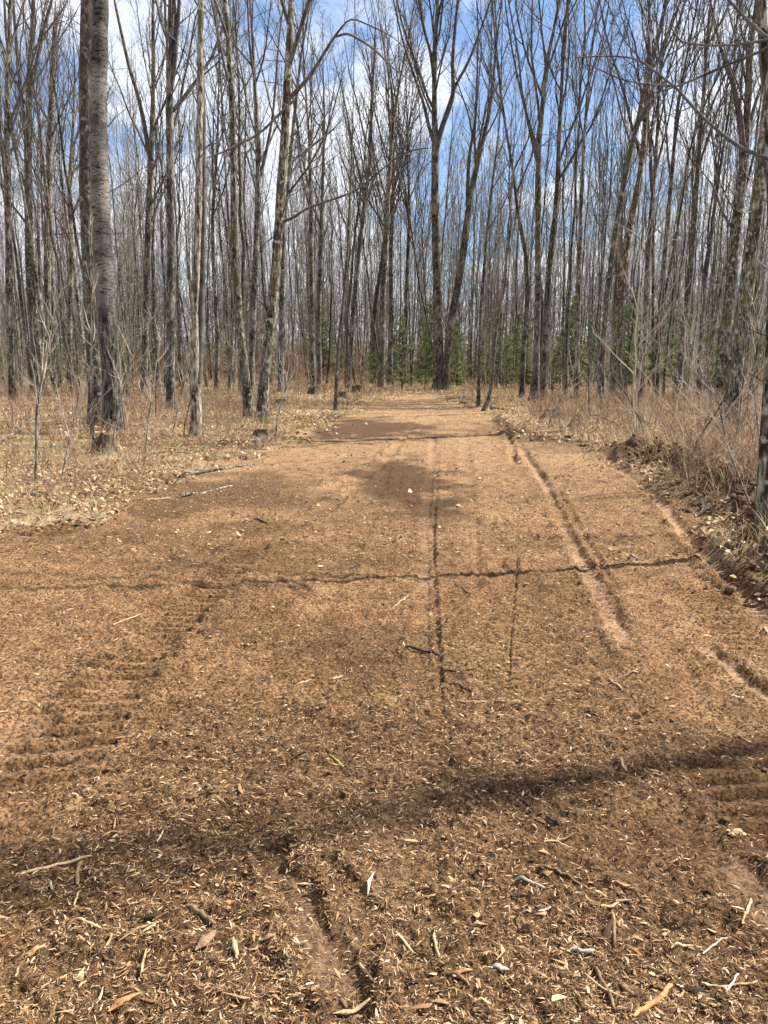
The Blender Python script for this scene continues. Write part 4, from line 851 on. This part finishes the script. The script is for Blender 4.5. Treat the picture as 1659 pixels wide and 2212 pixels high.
log('fallen_branch', [(390, 1075, .03), (440, 1065), (500, 1048)], .02, 'pale barkless branch lying beside the brown broken one', PALEB, cat='branch')
log('fallen_branch', [(470, 962), (540, 958), (600, 950)], .02, 'thin twiggy branch lying by the low cut stump', BARK, twigs=6, cat='branch')
log('fallen_branch', [(0, 975, .1), (50, 955, .2), (60, 920, .5)], .02, 'grey dead branch sticking up at the left edge', PALEB, twigs=6, cat='branch')
log('fallen_branch', [(1335, 895), (1370, 902), (1400, 925)], .05, 'dark broken branch in the brush behind the churned bank', DARKB, twigs=6, cat='branch')
log('fallen_branch', [(1060, 885), (1130, 892), (1180, 905)], .04, 'long grey branch on the ground right of the trail bend', BARK, twigs=5, cat='branch')
log('fallen_branch', [(60, 1075), (100, 1085), (130, 1110)], .025, 'short dark root lying where the left verge meets the trail', DARKB, cat='branch')
log('fallen_branch', [(1500, 1120), (1560, 1110, .05), (1655, 1075, .15)], .014, 'pale thin fallen branch across the right bank near the edge tree', PALEB, twigs=7, cat='branch')
log('fallen_branch', [(1590, 1165), (1620, 1130, .08), (1640, 1060, .3)], .010, 'bleached twiggy branch propped at the foot of the near right tree', PALEB, twigs=8, cat='branch')

# sticks and big chips lying on the trail, traced from the photo
def wood(name, a, b):
    m, t, p = new_mat(name, .8, .2); oc = N(t, 'ShaderNodeTexCoord').outputs['Object']; g = N(t, 'ShaderNodeNewGeometry').outputs['Position']
    c = ramp(t, mth(t, 'ADD', mth(t, 'MULTIPLY', noise(t, g, 30, 4, .6), .5), mth(t, 'MULTIPLY', noise(t, g, 240, 4, .6), .5)), [(.38, a), (.6, b)])
    t.links.new(c, p.inputs['Base Color']); bump(t, p, noise(t, g, 160, 4, .6), .7, .004); return m
WM = {'pale': wood('pale_split_wood', (.22, .14, .07), (.54, .39, .23)), 'white': wood('white_split_wood', (.40, .32, .22), (.72, .65, .52)), 'bark': wood('stick_bark', (.09, .055, .03), (.27, .18, .10)),
      'dark': wood('wet_stick', (.018, .013, .01), (.07, .048, .03)), 'orange': wood('orange_wood', (.20, .09, .035), (.46, .26, .11)), 'grey': wood('grey_stick', (.24, .20, .16), (.42, .37, .30)), 'clod': wood('earth', (.12, .07, .04), (.30, .19, .12)), 'green': wood('green_stick', (.12, .14, .03), (.30, .32, .08))}
def stick(x0, y0, x1, y1, w, mat, label, kind='stick', bend=.06, cat=None):
    rg = np.random.default_rng(int(x0 * 7 + y0)); a = gnd(x0, y0); b = gnd(x1, y1); mid = (a + b) / 2; dist = math.hypot(mid[1], CAMH)
    r = w / 2 / F * dist; L = np.hypot(*(b - a)); n = 9; s = np.linspace(0, 1, n)
    xy = a[None] * (1 - s[:, None]) + b[None] * s[:, None]; nd = np.array([-(b - a)[1], (b - a)[0]]) / L
    xy = xy + nd[None] * (L * bend * rg.uniform(-1, 1) * np.sin(s * 3.14) + L * .012 * rg.normal(0, 1, n))[:, None]
    z = Harr(xy[:, 0], xy[:, 1]); z = np.maximum(z, np.interp(s, [0, .5, 1], [z[0], z.mean(), z[-1]])) + r * .5 + .003
    P = np.stack([xy[:, 0], xy[:, 1], z], 1); org = P[4].copy(); P = P - org
    m = M(); k = 8 if kind == 'stick' else 6
    prof = np.array([.55, .95, 1, 1.02, 1, .96, .95, .88, .5]) if kind == 'stick' else np.array([.1, .6, .9, 1.1, 1, .95, .7, .5, .08])
    tubes(m, P[None], (r * prof * (1 + .06 * rg.normal(0, 1, n)))[None], k, rough=.07 if kind == 'stick' else .22)
    v = m.v[0].reshape(n, k, 3)
    if kind != 'stick': v[..., 2] = (v[..., 2] - P[:, None, 2]) * .42 + P[:, None, 2]
    m.v[0] = v.reshape(-1, 3)
    for e in (0, n - 1):
        m.t.append(np.stack([np.arange(k) + e * k, (np.arange(k) + 1) % k + e * k, np.full(k, m.n)], 1)); m.v.append(v[e].mean(0)[None]); m.a.append(np.array([.5])); m.n += 1
    o = m.build('stick' if kind == 'stick' else 'wood_chip', WM[mat], loc=org, smooth=kind == 'stick')
    tag(o, label, cat or ('stick' if kind == 'stick' else 'wood chip'), 'sticks lying on the trail' if kind == 'stick' else 'large wood chips on the trail')
def LB(x, y): return (x * .5, 1641.7 + y * .5)
def RB(x, y): return (829.5 + x * .5, 1641.7 + y * .5)
def RM(x, y): return (829.5 + x * .5, 1036.8 + y * .5)
def LM(x, y): return (x * .5, 1036.8 + y * .5)
for f, a0, a1, b0, b1, w, mt, kd, lab in [
    (LB, 90, 505, 400, 435, 6, 'pale', 'stick', 'longest pale stick, lying level near the left edge above the dark shadow band'),
    (LB, 812, 655, 930, 737, 10, 'bark', 'stick', 'thick stubby stick with rounded end, left of centre in the bottom part'),
    (LB, 335, 722, 440, 760, 6, 'pale', 'stick', 'short pale stick in the bottom left, sloping down right beneath the shadow band'),
    (LB, 328, 1005, 370, 925, 7, 'pale', 'chip', 'pale split sliver pointing up right near the bottom left'),
    (LB, 415, 1082, 450, 1018, 5, 'white', 'chip', 'whitish sliver just right of the pale split one at the bottom left'),
    (LB, 1010, 798, 1030, 905, 9, 'pale', 'chip', 'upright yellowish split chip, just under the thick stubby stick'),
    (LB, 1590, 600, 1618, 505, 6, 'white', 'chip', 'bright white shard standing out on clay near the centre bottom'),
    (LB, 1545, 888, 1612, 1005, 6, 'pale', 'stick', 'slender pale stick sloping down right at the clay rut bottom'),
    (LB, 1440, 1120, 1615, 1078, 10, 'pale', 'chip', 'large pale bark slab at the bottom edge near the centre'),
    (LB, 470, 1130, 608, 1055, 15, 'orange', 'chip', 'largest orange brown bark chunk on the bottom edge'),
    (LB, 110, 862, 182, 828, 13, 'orange', 'chip', 'orange tan chunk near the left edge of the bottom'),
    (LB, 845, 862, 932, 778, 22, 'clod', 'chip', 'flat reddish slab of caked earth left of the clay rut'),
    (LB, 570, 772, 690, 750, 4, 'pale', 'stick', 'thin curved straw stick left of the caked earth slab'),
    (LB, 612, 968, 636, 878, 5, 'pale', 'stick', 'thin pale stick pointing away, below the caked earth slab'),
    (LB, 975, 652, 1015, 640, 10, 'orange', 'chip', 'small rounded orange chunk beside the thick stubby stick'),
    (LB, 1130, 822, 1195, 805, 11, 'clod', 'chip', 'small dark based earth lump in the clay rut'),
    (LB, 455, 872, 492, 798, 5, 'pale', 'stick', 'pale stick pointing away in the bottom left, left of the caked slab'),
    (LB, 678, 362, 712, 322, 5, 'white', 'chip', 'white flake just above the shadow band, left half'),
    (LB, 218, 530, 228, 585, 5, 'pale', 'stick', 'tiny upright pale stick inside the shadow band at the left'),
    (LB, 335, 545, 356, 462, 8, 'bark', 'stick', 'forked looking brown stick under the longest pale stick'),
    (LB, 320, 642, 352, 570, 4, 'pale', 'stick', 'thin pale stick just below the forked looking brown one'),
    (LB, 885, 122, 932, 155, 7, 'bark', 'stick', 'short brown stick in the left half well above the shadow band'),
    (LB, 1035, 122, 1050, 168, 8, 'orange', 'chip', 'orange wood flake standing upright right of the short brown stick'),
    (LB, 1425, 0, 1485, 45, 5, 'green', 'stick', 'green tinged stick near the middle of the trail'),
    (LB, 1078, 395, 1108, 342, 10, 'bark', 'chip', 'brown chunk at the top end of the near clay rut'),
    (LB, 650, 385, 700, 415, 4, 'pale', 'stick', 'thin pale stick just above the shadow band on the left'),
    (LB, 750, 475, 820, 440, 5, 'bark', 'stick', 'brown stick rising right at the upper rim of the shadow band'),
    (LB, 1280, 545, 1360, 555, 6, 'pale', 'chip', 'pale curled sliver beside the clay rut, left of the white shard'),
    (LB, 1475, 1040, 1500, 1085, 9, 'bark', 'chip', 'brown stub just above the large pale bark slab'),
    (RB, 570, 528, 692, 582, 6, 'grey', 'stick', 'pale grey stick sloping down right, right of the trail middle'),
    (RB, 672, 472, 872, 548, 5, 'bark', 'stick', 'long thin brown stick sloping down right above the grey peg'),
    (RB, 665, 666, 722, 660, 6, 'white', 'chip', 'bright white flat sliver right of the trail middle'),
    (RB, 805, 845, 908, 850, 8, 'grey', 'stick', 'smooth grey peg lying level on the lower right'),
    (RB, 910, 928, 1000, 1095, 7, 'bark', 'stick', 'brown stick crossing under a pale one near the bottom right'),
    (RB, 865, 958, 1042, 1045, 4.5, 'pale', 'stick', 'pale stick crossing over a brown one near the bottom right'),
    (RB, 1080, 1145, 1242, 992, 10, 'orange', 'stick', 'thick tan stick rising right from the bottom edge'),
    (RB, 1030, 980, 1075, 1040, 10, 'bark', 'stick', 'stubby brown stick just left of the thick tan stick'),
    (RB, 985, 650, 990, 822, 7, 'bark', 'stick', 'brown stick pointing straight away above the thick tan stick'),
    (RB, 935, 668, 1012, 620, 5, 'pale', 'stick', 'short pale stick touching the top of the straight brown stick'),
    (RB, 1000, 618, 1068, 622, 4, 'grey', 'stick', 'short grey stick lying level above the straight brown stick'),
    (RB, 250, 930, 370, 1015, 6, 'bark', 'stick', 'brown stick sloping down right, bottom centre'),
    (RB, 295, 958, 380, 935, 6, 'orange', 'stick', 'short tan stick crossing the brown one at the bottom centre'),
    (RB, 212, 780, 238, 862, 6, 'pale', 'stick', 'pale stick pointing away above the crossed pair at bottom centre'),
    (RB, 1500, 345, 1582, 320, 13, 'pale', 'stick', 'short fat tan log piece near the right edge'),
    (RB, 1545, 712, 1588, 588, 6, 'pale', 'stick', 'pale stick on the clay patch at the right edge'),
    (RB, 1395, 975, 1612, 968, 4, 'pale', 'stick', 'long frayed straw stick near the bottom right corner'),
    (RB, 1480, 1000, 1530, 945, 4, 'white', 'stick', 'small white stick crossing the frayed straw stick'),
    (RB, 1240, 828, 1335, 812, 5, 'pale', 'stick', 'thin pale stick lying level left of the crooked one, lower right'),
    (RB, 1375, 845, 1485, 768, 4, 'grey', 'stick', 'crooked grey stick rising right in the lower right'),
    (RB, 465, 915, 540, 932, 14, 'grey', 'chip', 'broad grey bark flake tilted over a dark hollow'),
    (RB, 690, 398, 812, 390, 4, 'pale', 'stick', 'thin level stick, lower of two meeting at a point right of middle'),
    (RB, 752, 385, 822, 342, 4.5, 'bark', 'stick', 'slanting stick, upper of two meeting at a point right of middle'),
    (RB, 1010, 555, 1068, 560, 7, 'orange', 'chip', 'tan flat chip right of the pale grey stick'),
    (RB, 1370, 558, 1418, 582, 6, 'dark', 'stick', 'dark short stick left of the clay patch at the right'),
    (RB, 700, 255, 758, 305, 7, 'dark', 'stick', 'dark stubby stick in the shadow band right of middle'),
    (RB, 1025, 0, 1048, 62, 5, 'pale', 'stick', 'pale stick pointing away on the right half above the shadow'),
    (RM, 100, 728, 242, 772, 6, 'dark', 'stick', 'dark curved stick left of two others in mid trail'),
    (RM, 275, 888, 385, 938, 5, 'dark', 'stick', 'black stick below the dark curved one in mid trail'),
    (RM, 250, 838, 400, 838, 3.5, 'dark', 'stick', 'thin black level stick between two dark sticks in mid trail'),
    (RM, 970, 875, 1028, 922, 5, 'pale', 'stick', 'pale stick sloping down right on the right half of mid trail'),
    (RM, 1010, 860, 1092, 852, 2.5, 'pale', 'stick', 'thin level straw above the pale sloping stick on the right'),
    (RM, 300, 455, 372, 500, 3, 'dark', 'stick', 'thin dark stick between the centre ruts'),
    (RM, 45, 552, 108, 505, 5, 'pale', 'chip', 'pale frayed sliver left of the centre rut'),
    (RM, 335, 965, 442, 968, 3.5, 'pale', 'stick', 'thin pale level stick beneath the black stick in mid trail'),
    (RM, 1068, 318, 1112, 342, 4, 'grey', 'stick', 'short grey stick on the trunk shadow line at the right'),
    (RM, 260, 1140, 300, 1155, 7, 'dark', 'chip', 'black flat chip near the trail middle'),
    (RM, 1500, 945, 1560, 938, 6, 'white', 'chip', 'white chip right of the clay rut at the right edge'),
    (RM, 1640, 625, 1659, 660, 8, 'pale', 'chip', 'pale block of wood on the right edge beside the tread marks'),
    (LM, 1098, 176, 1178, 182, 4, 'dark', 'stick', 'black stick left of the trail middle, far up the slope'),
    (LM, 893, 238, 915, 232, 6, 'white', 'chip', 'small white chip alone, above the long trunk shadow on the left'),
    (LM, 490, 632, 615, 588, 3.2, 'pale', 'stick', 'thin straw stick rising right, just below the long trunk shadow'),
    (LM, 640, 95, 735, 82, 4, 'pale', 'stick', 'pale curved stick at the left rim of the trail'),
    (LM, 1272, 902, 1365, 868, 5, 'pale', 'chip', 'pale frayed splinter left of the dark curved stick'),
    (LM, 1372, 375, 1395, 365, 6, 'white', 'chip', 'white chip touching the long trunk shadow near the middle'),
    (LM, 1440, 890, 1480, 852, 4, 'pale', 'stick', 'pale stick rising right beside the frayed splinter'),
    (LM, 375, 775, 402, 768, 9, 'clod', 'chip', 'reddish earth flake above the big tread marks on the left')]:
    p, q_ = f(a0, a1), f(b0, b1); stick(p[0], p[1], q_[0], q_[1], w, mt, lab, kd)
print('objects', len(bpy.data.objects))
